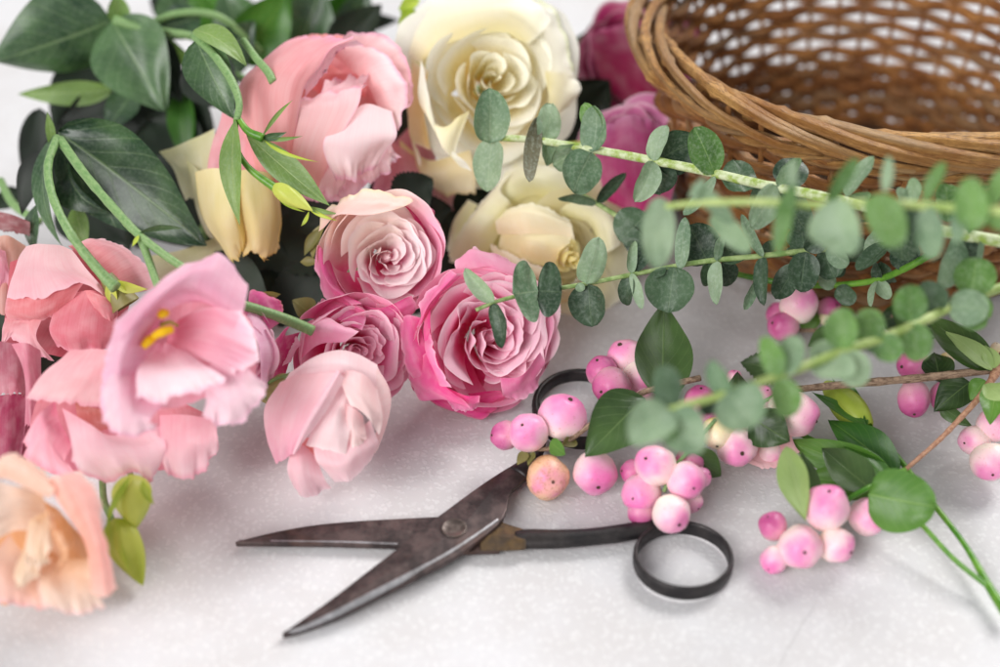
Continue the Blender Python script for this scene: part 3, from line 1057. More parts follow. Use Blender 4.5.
rose(tB, pB + cdir(.1, 0, 1) * .2, cdir(.20, -.02, .97), 3.35, 22, cream_col, 'tea', seed=5, Hf=.90, wave=.04, spin=.6, nu=27, nv=17)
zB = 52.5
CR = grad(lin(240, 226, 160), lin(250, 247, 232), lin(252, 250, 240))
CR2 = grad(lin(236, 204, 120), lin(248, 240, 208), lin(250, 246, 228))
for rows, cf in (
    ([[(430, 150, .3), (424, 110, .6), (428, 70, .6)], [(412, 145, .2), (408, 105, .4), (414, 62, .2)], [(420, 168, .3), (409, 115, -.1), (408, 50, -.6)]], CR2),
    ([[(470, 110, 1.2), (455, 120, 1.4), (440, 135, 1.2)], [(455, 158, 1.8), (440, 140, 2.0), (420, 100, 1.4)], [(474, 172, 1.6), (440, 132, 1.7), (421, 58, .9)]], CR),
    ([[(400, 140, -.6), (430, 160, -.2), (470, 150, .3)], [(400, 155, -.7), (430, 176, -.2), (475, 172, .2)], [(402, 150, -1.2), (440, 190, -.6), (476, 192, -.3)]], grad(lin(238, 220, 150), lin(246, 236, 196), lin(226, 196, 130))),
    ([[(420, 62, .1), (452, 42, .3), (500, 32, .3), (528, 44, .0)], [(408, 55, .1), (440, 22, .4), (502, 10, .5), (540, 34, .1)], [(402, 40, -.6), (432, 2, -.4), (505, -14, -.3), (552, 20, -.5)]], CR),
    ([[(505, 36, -.4), (532, 50, -.3), (546, 84, -.2)], [(512, 6, -.7), (546, 30, -.5), (564, 92, -.4)], [(520, -14, -1.3), (562, 22, -1.1), (576, 88, -1.0)]], grad(lin(248, 242, 214), lin(250, 248, 238), lin(214, 224, 160))),
    ([[(545, 70, .1), (548, 100, .2), (530, 130, .2)], [(562, 72, -.2), (560, 108, -.1), (535, 150, 0)], [(572, 70, -.7), (578, 94, -.8), (556, 118, -.6), (536, 160, -.4)]], CR),
):
    patch(tB, zB, rows, cf, .12, 4, mat='petal_thick')
for b_, t_ in (((416, 10), (398, 32)), ((412, 4), (402, 20)), ((420, 0), (398, 10))):
    leaf(tB, W(*b_, 54.5), W(*t_, 54.3), .55, 'bud_green2', 'lance', 20, .1, .2, name='sepal')
tube(tB, 'stem', [pB - cdir(.2, 0, .97) * 1.6, W(470, 95, 57), W(440, 60, 62)], .25, 'green_stem')

# C: second cream rose, half open bud turned to the right
pC = W(546, 243, 52.5)
tC = Thing('cream_rose', 'pale yellow half open rose turned to the right between the ivory rose and the table', 'rose', pC, 'cream roses')
zC = 52.0
YL = grad(lin(234, 226, 156), lin(250, 246, 216), lin(252, 249, 230))
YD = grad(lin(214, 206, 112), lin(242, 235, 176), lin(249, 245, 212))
YP = grad(lin(242, 216, 150), lin(247, 234, 186), lin(250, 242, 210))
for rows, cf in (
    # outermost petals behind
    ([[(500, 240, -1.2), (560, 200, -1.2), (600, 230, -1.2)], [(500, 190, -1.3), (560, 165, -1.3), (625, 215, -1.4)], [(508, 165, -1.4), (545, 152, -1.5), (590, 165, -1.5), (645, 205, -1.7)]], YL),
    ([[(590, 220, -1.0), (592, 255, -.8), (570, 290, -.8)], [(618, 215, -1.2), (620, 262, -1.0), (585, 305, -1.0)], [(645, 208, -1.6), (636, 270, -1.4), (598, 318, -1.2)]], YL),
    ([[(555, 290, -.6), (585, 280, -.6), (600, 260, -.6)], [(556, 305, -.8), (590, 300, -.8), (612, 280, -.8)], [(556, 318, -1.2), (590, 324, -1.2), (622, 300, -1.2)]], YL),
    ([[(470, 250, -1.0), (468, 225, -1.0), (478, 205, -1.2)], [(458, 262, -1.1), (452, 225, -1.1), (468, 200, -1.3)], [(450, 262, -1.3), (448, 235, -1.4), (468, 203, -1.6)]], YL),
    # inside of the cup, its shade put into a darker yellow
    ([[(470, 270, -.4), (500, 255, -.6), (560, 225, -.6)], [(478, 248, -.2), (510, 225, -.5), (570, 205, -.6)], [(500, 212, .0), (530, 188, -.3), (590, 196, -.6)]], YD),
    # big left petal with rolled lip
    ([[(480, 262, .2), (500, 232, .3), (512, 205, .2)], [(462, 262, .5), (484, 228, .8), (508, 200, .5)], [(449, 256, .2), (470, 222, .5), (500, 190, .3)], [(455, 240, -.4), (475, 208, -.2), (510, 172, -.3)]], YL),
    ([[(505, 208, -.2), (535, 195, -.2), (570, 205, -.4)], [(500, 192, -.2), (530, 178, -.1), (575, 190, -.4)], [(510, 166, -.6), (535, 163, -.6), (585, 178, -.9)]], YL),
    # bud petals
    ([[(500, 258, .4), (530, 262, 1.2), (565, 272, 1.0)], [(500, 240, .5), (532, 240, 1.6), (568, 250, 1.5)], [(506, 228, .2), (535, 224, 1.0), (572, 236, 1.1)]], YP),
    ([[(498, 234, .6), (530, 236, 1.3), (576, 246, 1.1)], [(496, 222, .8), (525, 212, 1.4), (572, 228, 1.2)], [(500, 214, .3), (528, 204, .8), (570, 218, .7)]], grad(lin(242, 220, 178), lin(246, 238, 198), lin(249, 244, 220))),
    ([[(560, 215, .0), (590, 225, .0), (600, 255, .0)], [(560, 202, .2), (598, 215, .3), (612, 250, .2)], [(555, 196, .1), (606, 206, .2), (620, 245, .0)]], YL),
    ([[(500, 262, .7), (530, 278, 1.2), (565, 286, 1.1)], [(492, 252, .9), (520, 272, 1.6), (562, 284, 1.5)], [(490, 244, .7), (518, 258, 1.5), (560, 276, 1.6)]], grad(lin(242, 214, 160), lin(247, 232, 196), lin(250, 242, 218))),
    ([[(540, 290, .2), (570, 292, .4), (590, 276, .2)], [(535, 282, .5), (568, 286, .9), (588, 268, .5)]], YL),
    ([[(520, 300, -.6), (550, 305, -.4), (585, 300, -.6)], [(515, 285, -.2), (552, 292, .2), (592, 285, -.2)]], YP),
):
    patch(tC, zC, rows, cf, .07, 3, mat='petal_thick')
rose(tC, W(566, 256, zC - 1.25), cdir(.55, -.30, .75), .62, 9, lambda u, v, t, dx, dy, ph: lerp(lin(232, 206, 92), lin(246, 234, 156), v), 'tea', seed=8, Hf=1.9)
rose(tC, W(552, 250, zC + .2), cdir(.45, -.35, .8), 1.9, 12, lambda u, v, t, dx, dy, ph: lerp(lin(214, 196, 110), lin(240, 230, 176), v), 'tea', seed=9, Hf=.8)
leaf(tC, W(600, 160, 53.6), W(560, 145, 54), 1.0, 'bud_green', 'ovate', 10, name='sepal')

# N: magenta roses in the shade behind the basket
for k, (px, py, z, R, ax, cd) in enumerate(((634, 60, 60.5, 2.6, (.1, .2, .9), (lin(84, 2, 34), lin(140, 8, 66), lin(176, 40, 104))), (634, 152, 54.3, 2.25, (-.1, .35, .9), (lin(120, 14, 64), lin(176, 40, 110), lin(204, 104, 156))))):
    p = W(px, py, z)
    tN = Thing('magenta_rose', ('dark magenta rose peeping out beside the upper left basket rim', 'mauve pink rose in the shade below the dark magenta one, behind the eucalyptus')[k], 'rose', p)
    rose(tN, p, cdir(*ax), R, 26, cabbage_col(*cd), 'tea' if k else 'cabbage', seed=40 + k, Hf=1.1)
    tube(tN, 'stem', [p - cdir(*ax) * R * .5, W(px + 6, py + 10, z + 4), T(px + 10, py + 12, .4)], .2, 'green_stem')
    for b_, t_ in (((-55, 0), (-30, -40)), ((-60, 20), (-40, 60)), ((-30, -20), (-75, -5)), ((-40, 45), (-70, 15))):
        leaf(tN, W(px + b_[0] * .6, py + b_[1], z + 1.2), W(px + t_[0] * 1.05, py + t_[1] * 1.2, z + .6), 1.7, 'lis_leaf_shade' if k else 'lis_leaf', 'ovate', 20 * (k - .5), .1, .1)
    if k == 1:
        patch(tN, z - 1.5, [[(605, 200, 0), (635, 212, .2), (670, 205, 0)], [(596, 160, .1), (636, 150, .6), (678, 168, .1)], [(590, 130, -.3), (636, 116, .1), (674, 138, -.3)]], grad(lin(204, 30, 112), lin(188, 76, 134), lin(204, 116, 164)))
    else:
        patch(tN, z - 1.5, [[(600, 85, 0), (640, 110, .3), (690, 112, 0)], [(592, 50, .2), (640, 60, .8), (690, 80, .3)], [(590, 40, -.2), (640, 20, .2), (680, 40, -.2)]], grad(lin(176, 4, 70), lin(132, 6, 62), lin(176, 40, 104)))

# ----------------------------------------------------------------------------
# lisianthus blooms (broad ruffled petals)
# ----------------------------------------------------------------------------
SAL = lin(240, 146, 148)
SALM = lin(245, 184, 188)
SALP = lin(250, 218, 224)
RIM = lin(236, 160, 196)
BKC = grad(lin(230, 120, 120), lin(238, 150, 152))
pA = W(315, 125, 50.5)
tA = Thing('lisianthus', 'big salmon pink lisianthus bloom left of the ivory rose, wavy petals overlapping', 'lisianthus', pA)
zA = 50.5
for rows, cf, ru in (
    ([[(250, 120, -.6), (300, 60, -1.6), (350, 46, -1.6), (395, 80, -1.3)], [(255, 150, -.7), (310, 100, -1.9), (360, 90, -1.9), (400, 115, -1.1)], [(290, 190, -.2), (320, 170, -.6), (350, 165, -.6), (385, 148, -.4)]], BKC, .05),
    ([[(285, 60, -1.2), (320, 62, -1.3), (350, 66, -1.2)], [(284, 45, -1.3), (312, 38, -1.4), (350, 42, -1.2)], [(290, 40, -1.3), (315, 34, -1.4), (350, 36, -1.1)]], grad(SAL, lin(242, 160, 150), RIM), .05),
    ([[(325, 60, -.9), (345, 75, -1.3), (370, 95, -1.3), (385, 115, -.7)], [(335, 45, -.5), (368, 52, -1.1), (392, 75, -1.0), (400, 110, -.4)], [(342, 36, -.1), (375, 33, -.7), (404, 50, -.7), (414, 85, -.3), (408, 108, .1)]], grad(lin(243, 170, 174), lin(250, 212, 218), RIM), .14),
    ([[(330, 55, -.7), (352, 70, -.7), (372, 92, -.6), (385, 125, 0)], [(340, 48, -.3), (368, 58, -.3), (388, 85, -.1), (394, 125, .3)], [(352, 44, 0), (384, 52, .1), (407, 88, .2), (400, 132, .7)]], grad(lin(246, 184, 184), lin(252, 228, 232), RIM), .14),
    ([[(306, 85, -.6), (330, 100, -.6), (366, 98, -.5)], [(318, 66, -1.2), (342, 70, -1.4), (368, 86, -.9)], [(328, 56, -1.4), (352, 62, -1.5), (374, 84, -1.0)]], grad(lin(236, 118, 116), lin(244, 168, 166)), .05),
    ([[(222, 112, -.2), (240, 118, .3), (258, 125, .8)], [(212, 145, -.2), (235, 150, .5), (262, 155, 1.0)], [(205, 180, -.3), (232, 187, .5), (265, 191, 1.0)]], grad(lin(240, 160, 168), lin(240, 158, 172), lin(238, 130, 158)), .12),
    ([[(310, 165, .2), (345, 170, .2), (375, 155, 0)], [(303, 184, .4), (330, 186, .6), (376, 165, .3)], [(300, 198, .3), (325, 203, .5), (350, 199, .4), (378, 172, .2)]], grad(SALM, lin(248, 196, 214), RIM), .26),
    ([[(285, 188, 1.0), (300, 192, 1.2), (318, 188, 1.2)], [(289, 150, 1.5), (310, 150, 1.9), (338, 142, 1.7)], [(297, 112, 1.7), (325, 110, 1.5), (358, 106, 1.2)], [(298, 104, 1.4), (326, 99, 1.0), (362, 84, .6)], [(306, 98, .8), (336, 92, .4), (366, 82, .2)]], grad(lin(246, 178, 174), lin(251, 216, 224), RIM, 1.0), .12),
    ([[(340, 124, 1.0), (362, 106, .6), (392, 110, .5)], [(324, 142, 1.9), (354, 138, 1.9), (397, 134, 1.1)], [(326, 160, 2.0), (354, 162, 1.9), (386, 150, 1.1)], [(336, 182, 1.6), (352, 180, 1.5), (374, 168, .9)]], grad(lin(251, 220, 224), lin(252, 230, 234), RIM), .22),
    ([[(250, 172, .6), (268, 182, 1.2), (285, 182, 1.4), (292, 172, 1.2)], [(240, 125, .4), (262, 132, 1.6), (285, 137, 2.0), (296, 130, 1.7)], [(240, 86, .2), (262, 86, 1.6), (288, 90, 2.1), (304, 88, 1.8)], [(262, 62, 0), (280, 60, 1.4), (300, 65, 2.0), (318, 68, 1.7)], [(285, 42, -.4), (300, 42, .8), (318, 46, 1.5), (332, 50, 1.7)], [(306, 35, -1.0), (322, 36, 0), (340, 37, .8), (354, 41, 1.0)]], grad(lin(243, 164, 162), lin(241, 160, 170), RIM), .09),
    ([[(304, 86, 1.6), (318, 66, 1.5), (332, 49, 1.5), (356, 40, .8)], [(306, 98, 1.0), (324, 72, 1.0), (338, 52, 1.0), (366, 46, .3)]], grad(lin(246, 198, 212), lin(246, 200, 214), RIM), .10),
):
    patch(tA, zA, rows, cf, ru)
for rows in ([[(318, 150, 1.4), (335, 158, 1.5), (352, 160, 1.4)], [(308, 172, 1.1), (326, 178, 1.4), (348, 178, 1.2)], [(302, 190, .7), (322, 196, .9), (346, 192, .7)]],
             [[(352, 152, 1.3), (372, 148, 1.1), (390, 136, .6)], [(358, 170, 1.0), (376, 164, .9), (394, 148, .4)], [(360, 186, .5), (380, 178, .4), (398, 156, .1)]],
             [[(318, 100, .9), (338, 98, .6), (360, 92, .2)], [(322, 90, .6), (342, 86, .2), (366, 82, -.2)], [(326, 80, .0), (346, 76, -.4), (370, 78, -.6)]]):
    patch(tA, zA, rows, grad(lin(246, 190, 198), lin(251, 222, 230), RIM), .24)
tube(tA, 'stem', [W(300, 120, 51.5), W(270, 95, 54), W(225, 70, 57)], .2, 'green_stem')

# O: dusty pink lisianthus squeezed behind A and the ivory rose
tO = Thing('lisianthus', 'dusty pink lisianthus petals squeezed below the salmon bloom and the ivory rose', 'lisianthus', W(420, 185, 53))
for rows, cf in (
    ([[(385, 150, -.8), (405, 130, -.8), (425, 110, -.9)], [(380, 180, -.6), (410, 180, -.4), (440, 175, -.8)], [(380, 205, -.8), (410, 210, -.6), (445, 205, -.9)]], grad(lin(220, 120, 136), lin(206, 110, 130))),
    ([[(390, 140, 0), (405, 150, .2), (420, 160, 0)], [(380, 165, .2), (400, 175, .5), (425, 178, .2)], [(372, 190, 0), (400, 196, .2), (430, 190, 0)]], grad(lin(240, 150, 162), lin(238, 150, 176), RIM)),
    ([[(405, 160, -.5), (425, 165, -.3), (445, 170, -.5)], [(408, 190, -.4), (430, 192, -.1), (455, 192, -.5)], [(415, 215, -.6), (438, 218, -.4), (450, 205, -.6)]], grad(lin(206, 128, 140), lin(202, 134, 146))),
):
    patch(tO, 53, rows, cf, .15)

# M: cream bud hanging below A
tM = Thing('lisianthus', 'closed cream yellow lisianthus bud with frayed tip hanging beside the pink bloom', 'lisianthus', W(240, 210, 49.8))
YB = grad(lin(232, 222, 156), lin(246, 222, 150), lin(226, 190, 84))
for rows, cf in (
    ([[(198, 172, -.3), (235, 172, -.7), (276, 176, -.3)], [(202, 215, -.4), (240, 215, -1.0), (280, 215, -.3)], [(230, 256, .0), (255, 250, -.3), (279, 245, .0)]], YB),
    ([[(197, 172, -.2), (212, 168, 1.0), (232, 170, 1.3), (240, 172, .7)], [(201, 215, -.3), (214, 215, 1.2), (234, 212, 1.6), (243, 212, .8)], [(222, 246, 0), (228, 246, .9), (240, 238, 1.1), (246, 236, .6)], [(231, 263, .2), (237, 259, .6), (244, 252, .7), (248, 246, .5)]], YB),
    ([[(236, 174, .5), (246, 170, 1.3), (266, 172, 1.2), (279, 178, .0)], [(240, 212, .6), (252, 212, 1.7), (270, 212, 1.4), (281, 214, -.1)], [(243, 240, .6), (254, 246, 1.4), (270, 244, 1.1), (281, 238, .0)], [(244, 257, .5), (252, 253, 1.0), (266, 258, .9), (280, 248, .3)]], grad(lin(226, 212, 140), lin(246, 214, 144), lin(222, 176, 70))),
):
    patch(tM, 49.8, rows, cf, .05, 6, .22, mat='petal_thick')
tM2 = Thing('cream_rose', 'pale greenish cream bloom almost hidden behind the large dark leaf and the cream bud', 'rose', W(195, 210, 51.5), 'cream roses')
for rows in (
    [[(160, 152, -.8), (185, 142, -.6), (214, 128, -.6)], [(175, 172, -.5), (195, 168, -.2), (214, 160, -.2)], [(185, 200, -.5), (200, 200, -.2), (214, 200, -.2)]],
    [[(185, 160, -.3), (196, 168, .2), (206, 180, .2)], [(190, 195, -.2), (200, 205, .3), (212, 215, .3)], [(205, 235, -.3), (215, 240, 0), (226, 245, 0)]],
    [[(148, 256, 0), (180, 250, .2), (230, 232, 0)], [(154, 272, .2), (185, 268, .4), (230, 255, 0)], [(158, 295, 0), (190, 290, .2), (228, 278, 0)]],
):
    patch(tM2, 51.0, rows, grad(lin(206, 202, 146), lin(232, 226, 184)), .05, mat='petal_thick')

# G: pale pink half open bud in front
pG = W(328, 425, 44.6)
tG = Thing('lisianthus', 'pale pink half open lisianthus lying in front on the table, heart turned down', 'lisianthus', pG)
GP = grad(lin(247, 196, 204), lin(249, 212, 220), lin(251, 224, 230))
GW = grad(lin(246, 204, 206), lin(250, 226, 222), lin(251, 236, 232))
for rows, cf in (
    ([[(280, 398, .3), (310, 390, 1.0), (345, 388, 1.2), (375, 396, .5)], [(283, 380, .4), (312, 366, 1.2), (345, 362, 1.4), (377, 374, .5)], [(288, 374, 0), (315, 356, .2), (345, 351, .2), (377, 366, 0)], [(292, 372, -.4), (315, 358, -.5), (345, 354, -.5), (374, 366, -.6)]], grad(lin(250, 216, 222), lin(250, 222, 226))),
    ([[(362, 368, .6), (376, 395, .7), (376, 420, .7), (368, 460, .4)], [(374, 364, .1), (388, 390, .2), (387, 415, .2), (377, 446, 0)], [(376, 368, -.4), (387, 392, -.4), (384, 418, -.4), (374, 446, -.4)]], GW),
    ([[(312, 436, .4), (318, 448, .2), (330, 452, .2)], [(300, 440, .2), (306, 452, 0), (320, 462, 0)], [(292, 448, .2), (300, 458, 0), (312, 470, 0)]], grad(lin(238, 116, 112), lin(244, 160, 160))),
    ([[(340, 374, .8), (348, 392, 1.0), (354, 400, .9)], [(318, 415, 1.3), (332, 424, 1.7), (350, 428, 1.5)], [(305, 446, .9), (326, 450, 1.3), (346, 454, 1.3)]], grad(lin(249, 218, 222), lin(250, 226, 228), lin(251, 236, 236))),
    ([[(338, 370, 1.2), (360, 374, 1.4), (378, 390, .9)], [(342, 385, 1.5), (362, 396, 1.7), (381, 410, .9)], [(350, 404, 1.3), (370, 420, 1.3), (378, 434, .7)]], GW),
    ([[(344, 402, 1.1), (352, 408, 1.4), (364, 416, 1.2)], [(344, 425, 1.3), (354, 430, 1.7), (366, 436, 1.3)], [(346, 450, 1.0), (356, 446, 1.3), (370, 442, 1.0)]], GW),
    ([[(312, 438, .8), (330, 446, 1.0), (355, 432, 1.2), (370, 420, 1)], [(318, 464, 1.0), (340, 466, 1.3), (360, 452, 1.3), (376, 438, .8)], [(335, 482, .4), (348, 481, .7), (368, 464, .7), (378, 445, .3)]], GP),
    ([[(292, 448, .5), (300, 444, .3), (315, 455, .2)], [(287, 470, .8), (302, 470, .9), (322, 475, .5)], [(293, 490, .4), (310, 497, .4), (331, 487, .1)]], grad(lin(246, 190, 200), lin(248, 206, 216), lin(250, 216, 224))),
    ([[(280, 382, .3), (302, 374, 1.1), (338, 372, 1.6)], [(266, 410, .2), (285, 412, 1.4), (320, 398, 2.0)], [(267, 440, .2), (282, 440, 1.3), (305, 425, 1.9)], [(275, 464, .2), (284, 460, .8), (294, 452, 1.3)]], grad(lin(248, 204, 210), lin(245, 168, 194)), ),
    ([[(337, 370, 1.6), (320, 396, 2.05), (304, 425, 1.95), (292, 454, 1.3)], [(340, 373, 1.75), (325, 400, 2.1), (309, 427, 2.0), (295, 453, 1.3)], [(344, 378, 1.4), (330, 404, 1.7), (314, 428, 1.6), (298, 450, 1.1)]], grad(lin(247, 196, 210), lin(250, 222, 228))),
):
    patch(tG, 44.6, rows, cf, .05, 3, .03)
bud(tG, W(266, 388, 45.2), W(300, 400, 45), 1.4, 'sepal', name='calyx', prof=lambda v: .25 + .75 * math.sin(math.pi * v) ** .8)
for t_ in ((290, 372), (282, 406), (270, 398)):
    leaf(tG, W(264, 390, 45.0), W(*t_, 44.6), .35, 'green_stem', 'lance', 10, .1, .2, name='sepal')
leaf(tG, W(255, 396, 45.6), W(284, 384, 45.2), .7, 'sepal', 'lance', 20, .1, .2, name='sepal')

# H: large open lisianthus nearest the viewer
tH = Thing('lisianthus', 'large open pink lisianthus raised nearest the viewer showing its yellow stamens', 'lisianthus', W(180, 345, 41.5))
zH = 41.5
MAU = lin(238, 184, 208)
HP = lin(244, 188, 208)
HW = lin(250, 222, 232)
for rows, cf, ru in (
    ([[(125, 330, .2), (170, 295, -.6), (215, 280, -.6), (250, 320, -.2)], [(120, 370, .2), (165, 345, -1.6), (210, 340, -1.2), (258, 350, -.2)], [(112, 420, .8), (160, 410, .6), (205, 400, .3), (255, 385, .2)]], grad(lin(226, 136, 156), lin(240, 176, 192)), .05),
    ([[(172, 322, -.9), (169, 332, -.9), (166, 344, -.7)], [(205, 308, 0), (208, 332, -.2), (200, 358, .1)], [(245, 310, .5), (258, 342, .5), (254, 362, .6), (232, 372, .8)]], grad(lin(226, 128, 150), HP, HW), .08),
    ([[(195, 372, .4), (215, 362, .2), (240, 352, .1)], [(206, 398, 1.1), (226, 394, 1.0), (252, 372, .5)], [(201, 417, 1), (222, 427, 1), (248, 416, .7), (268, 386, .2)]], grad(lin(244, 186, 206), HW, lin(244, 190, 214)), .14),
    ([[(158, 344, -.8), (165, 342, -.9), (174, 345, -.8)], [(138, 370, 1.0), (172, 370, 1.1), (207, 366, .8)], [(135, 396, 1.7), (165, 402, 1.9), (200, 392, 1.7), (226, 379, 1.1)]], grad(lin(242, 182, 200), lin(252, 236, 240), lin(246, 190, 214)), .18),
    ([[(136, 366, .4), (142, 392, .8), (162, 408, 1.0)], [(118, 370, 1.4), (122, 404, 1.8), (150, 420, 1.6)], [(104, 386, 1.2), (101, 420, 1.4), (125, 436, 1.4), (160, 424, 1.2)]], grad(lin(242, 170, 196), HW, lin(242, 170, 204)), .14),
    ([[(164, 314, .0), (150, 348, .2), (138, 388, .6)], [(140, 318, 1.6), (125, 354, 1.6), (118, 394, 1.4)], [(116, 324, 1.3), (106, 360, 1.2), (102, 408, 1.0)]], grad(lin(238, 170, 196), MAU, lin(242, 186, 212)), .06),
    ([[(150, 345, .0), (166, 312, -.5), (200, 303, -.6), (240, 322, 0)], [(126, 345, 1.6), (146, 314, 1.5), (190, 290, 1.0), (244, 308, .5)], [(118, 328, 1.7), (160, 292, 1.5), (200, 270, 1.1), (247, 294, .4)], [(116, 322, 1.2), (160, 287, 1.1), (190, 262, .6), (222, 254, .2), (248, 284, .0)]], grad(lin(232, 150, 180), MAU, lin(242, 192, 216)), .06),
):
    patch(tH, zH, rows, cf, ru)
for a_, b_ in (((152, 337), (172, 329)), ((143, 347), (154, 337)), ((159, 316), (166, 313))):
    tube(tH, 'stamen', [W(*a_, zH - .9), W((a_[0] + b_[0]) / 2, (a_[1] + b_[1]) / 2 - 1, zH - .8), W(*b_, zH - .6)], [.10, .15, .12], 'stamen')
tube(tH, 'style', [W(178, 326, zH - .1), W(170, 322, zH - .1), W(160, 325, zH - .2)], [.04, .05, .06], 'bud_green')
stem(tH, [(235, 303, 5.5), (262, 311, 5.0), (290, 321, 4.6), (313, 331, 4.4)], [5, 5.5, 5.5], 'green_stem')

# I: lisianthus seen from behind, with its leafy stalks
tI = Thing('lisianthus', 'pink lisianthus seen from behind at the left edge, hanging from a curved leafy stalk', 'lisianthus', W(80, 295, 46.5))
zI = 46.5
IS = lin(243, 186, 196)
ID = lin(228, 122, 128)
for rows, cf, ru in (
    ([[(10, 262, -.5), (50, 250, -.8), (100, 255, -.9), (135, 285, -.8)], [(6, 305, -.5), (50, 310, -.9), (90, 315, -.7), (125, 320, -.6)], [(2, 345, -.5), (30, 350, -.6), (70, 358, -.5), (110, 350, -.4)]], grad(lin(206, 84, 96), lin(190, 72, 88)), .05),
    ([[(68, 246, -.7), (95, 268, -.6), (125, 294, -.5)], [(86, 241, -.6), (118, 252, -.3), (146, 291, -.4)], [(100, 239, -.9), (132, 251, -.8), (156, 287, -.8)]], grad(lin(224, 126, 128), lin(241, 178, 190), lin(246, 190, 202)), .04),
    ([[(5, 318, .2), (25, 316, .3), (42, 316, .4)], [(2, 332, .2), (22, 327, .3), (38, 338, .5)], [(-2, 358, 0), (12, 338, .1), (36, 354, .3), (54, 362, .3)]], grad(lin(226, 130, 136), IS, lin(242, 170, 190)), .2),
    ([[(60, 298, .2), (90, 290, .6), (117, 304, .3)], [(50, 324, .6), (82, 326, 1.1), (116, 330, .6)], [(56, 346, .3), (85, 353, .5), (112, 347, .1)]], grad(lin(228, 124, 136), lin(222, 112, 130), lin(240, 156, 176)), .06),
    ([[(7, 298, .7), (42, 296, 1.0), (84, 283, 1.0)], [(4, 310, .6), (40, 312, .8), (76, 294, .7)], [(8, 321, .2), (45, 319, .3), (62, 308, .2)]], grad(ID, lin(232, 140, 146), lin(244, 176, 190)), .08),
    ([[(26, 246, 0), (48, 243, 0), (72, 248, -.2)], [(15, 270, .6), (48, 266, 1), (88, 270, .6)], [(6, 298, .8), (42, 297, 1.2), (84, 284, 1.2), (118, 306, .6)]], grad(lin(247, 204, 208), lin(242, 180, 192), lin(248, 200, 212)), .04),
    ([[(85, 290, .9), (98, 294, 1.0), (112, 300, .8)], [(92, 305, .9), (104, 308, 1.0), (118, 310, .6)], [(98, 318, .6), (108, 322, .7), (117, 322, .3)]], grad(lin(236, 140, 146), lin(236, 146, 156)), .05),
):
    patch(tI, zI, rows, cf, ru)
stem(tI, [(57, 138, 7.4), (48, 165, 7.6), (52, 195, 7.4), (66, 226, 6.9), (82, 250, 6.3), (102, 274, 5.8), (116, 288, 5.5)], [4.2, 4.2, 4.6, 5, 6.5], 'green_stem', knob=.15)
stem(tI, [(60, 140, 7.4), (86, 176, 7.5), (118, 213, 7.3), (138, 234, 7.0), (166, 256, 6.6), (192, 273, 6.2)], [4.8, 4.4, 4.2, 4.0], 'green_stem', knob=.15)
stem(tI, [(139, 234, 7.0), (148, 258, 6.5), (158, 287, 6.0)], [4.5, 4, 4], 'green_stem')
leaf(tI, T(139, 233, 7.1), T(184, 229, 7.0), .30, 'lis_leaf', 'lance', 50, -.12, name='sepal')
leaf(tI, T(139, 235, 7.1), T(132, 247, 6.9), .14, 'bud_green2', 'lance', 20, name='sepal')
bud(tI, W(106, 276, 45.9), W(126, 306, 46.0), 1.0, 'sepal', name='calyx', prof=lambda v: .45 + .55 * v)
for t_ in ((148, 289), (130, 296), (118, 308)):
    leaf(tI, W(110, 280, 45.6), W(*t_, 45.8), .42, 'bud_green', 'lance', 30, .12, .2, name='sepal')
zt = ht2z(60, 130, 7.2)
leaf(tI, W(58, 131, zt + .3), W(206, 246, zt + .2), 3.6, 'lis_leaf', 'ovate', 18, -.03, .16, wav=.10, n=30, m=15)
leaf(tI, W(53, 136, zt - .1), W(62, 246, zt - .6), 1.25, 'lis_leaf', 'ovate', 62, .14, .1)
leaf(tI, W(52, 150, zt), W(47, 111, zt - .2), .36, 'lis_leaf_light', 'lance', 20, .04, .1)
leaf(tI, W(70, 165, zt + .5), W(102, 215, zt - .1), 1.5, 'lis_leaf', 'ovate', 50, .18, .3, tip=.15)
leaf(tI, W(45, 150, zt + .7), W(22, 215, zt + .8), 1.1, 'lis_leaf_shade', 'ovate', 30, .1)
leaf(tI, W(36, 205, zt + .3), W(36, 255, zt + .2), .7, 'lis_leaf', 'lance', 40, .1)
leaf(tI, W(75, 205, zt + .9), W(88, 248, zt + .6), .8, 'lis_leaf_light', 'lance', 20, .1)

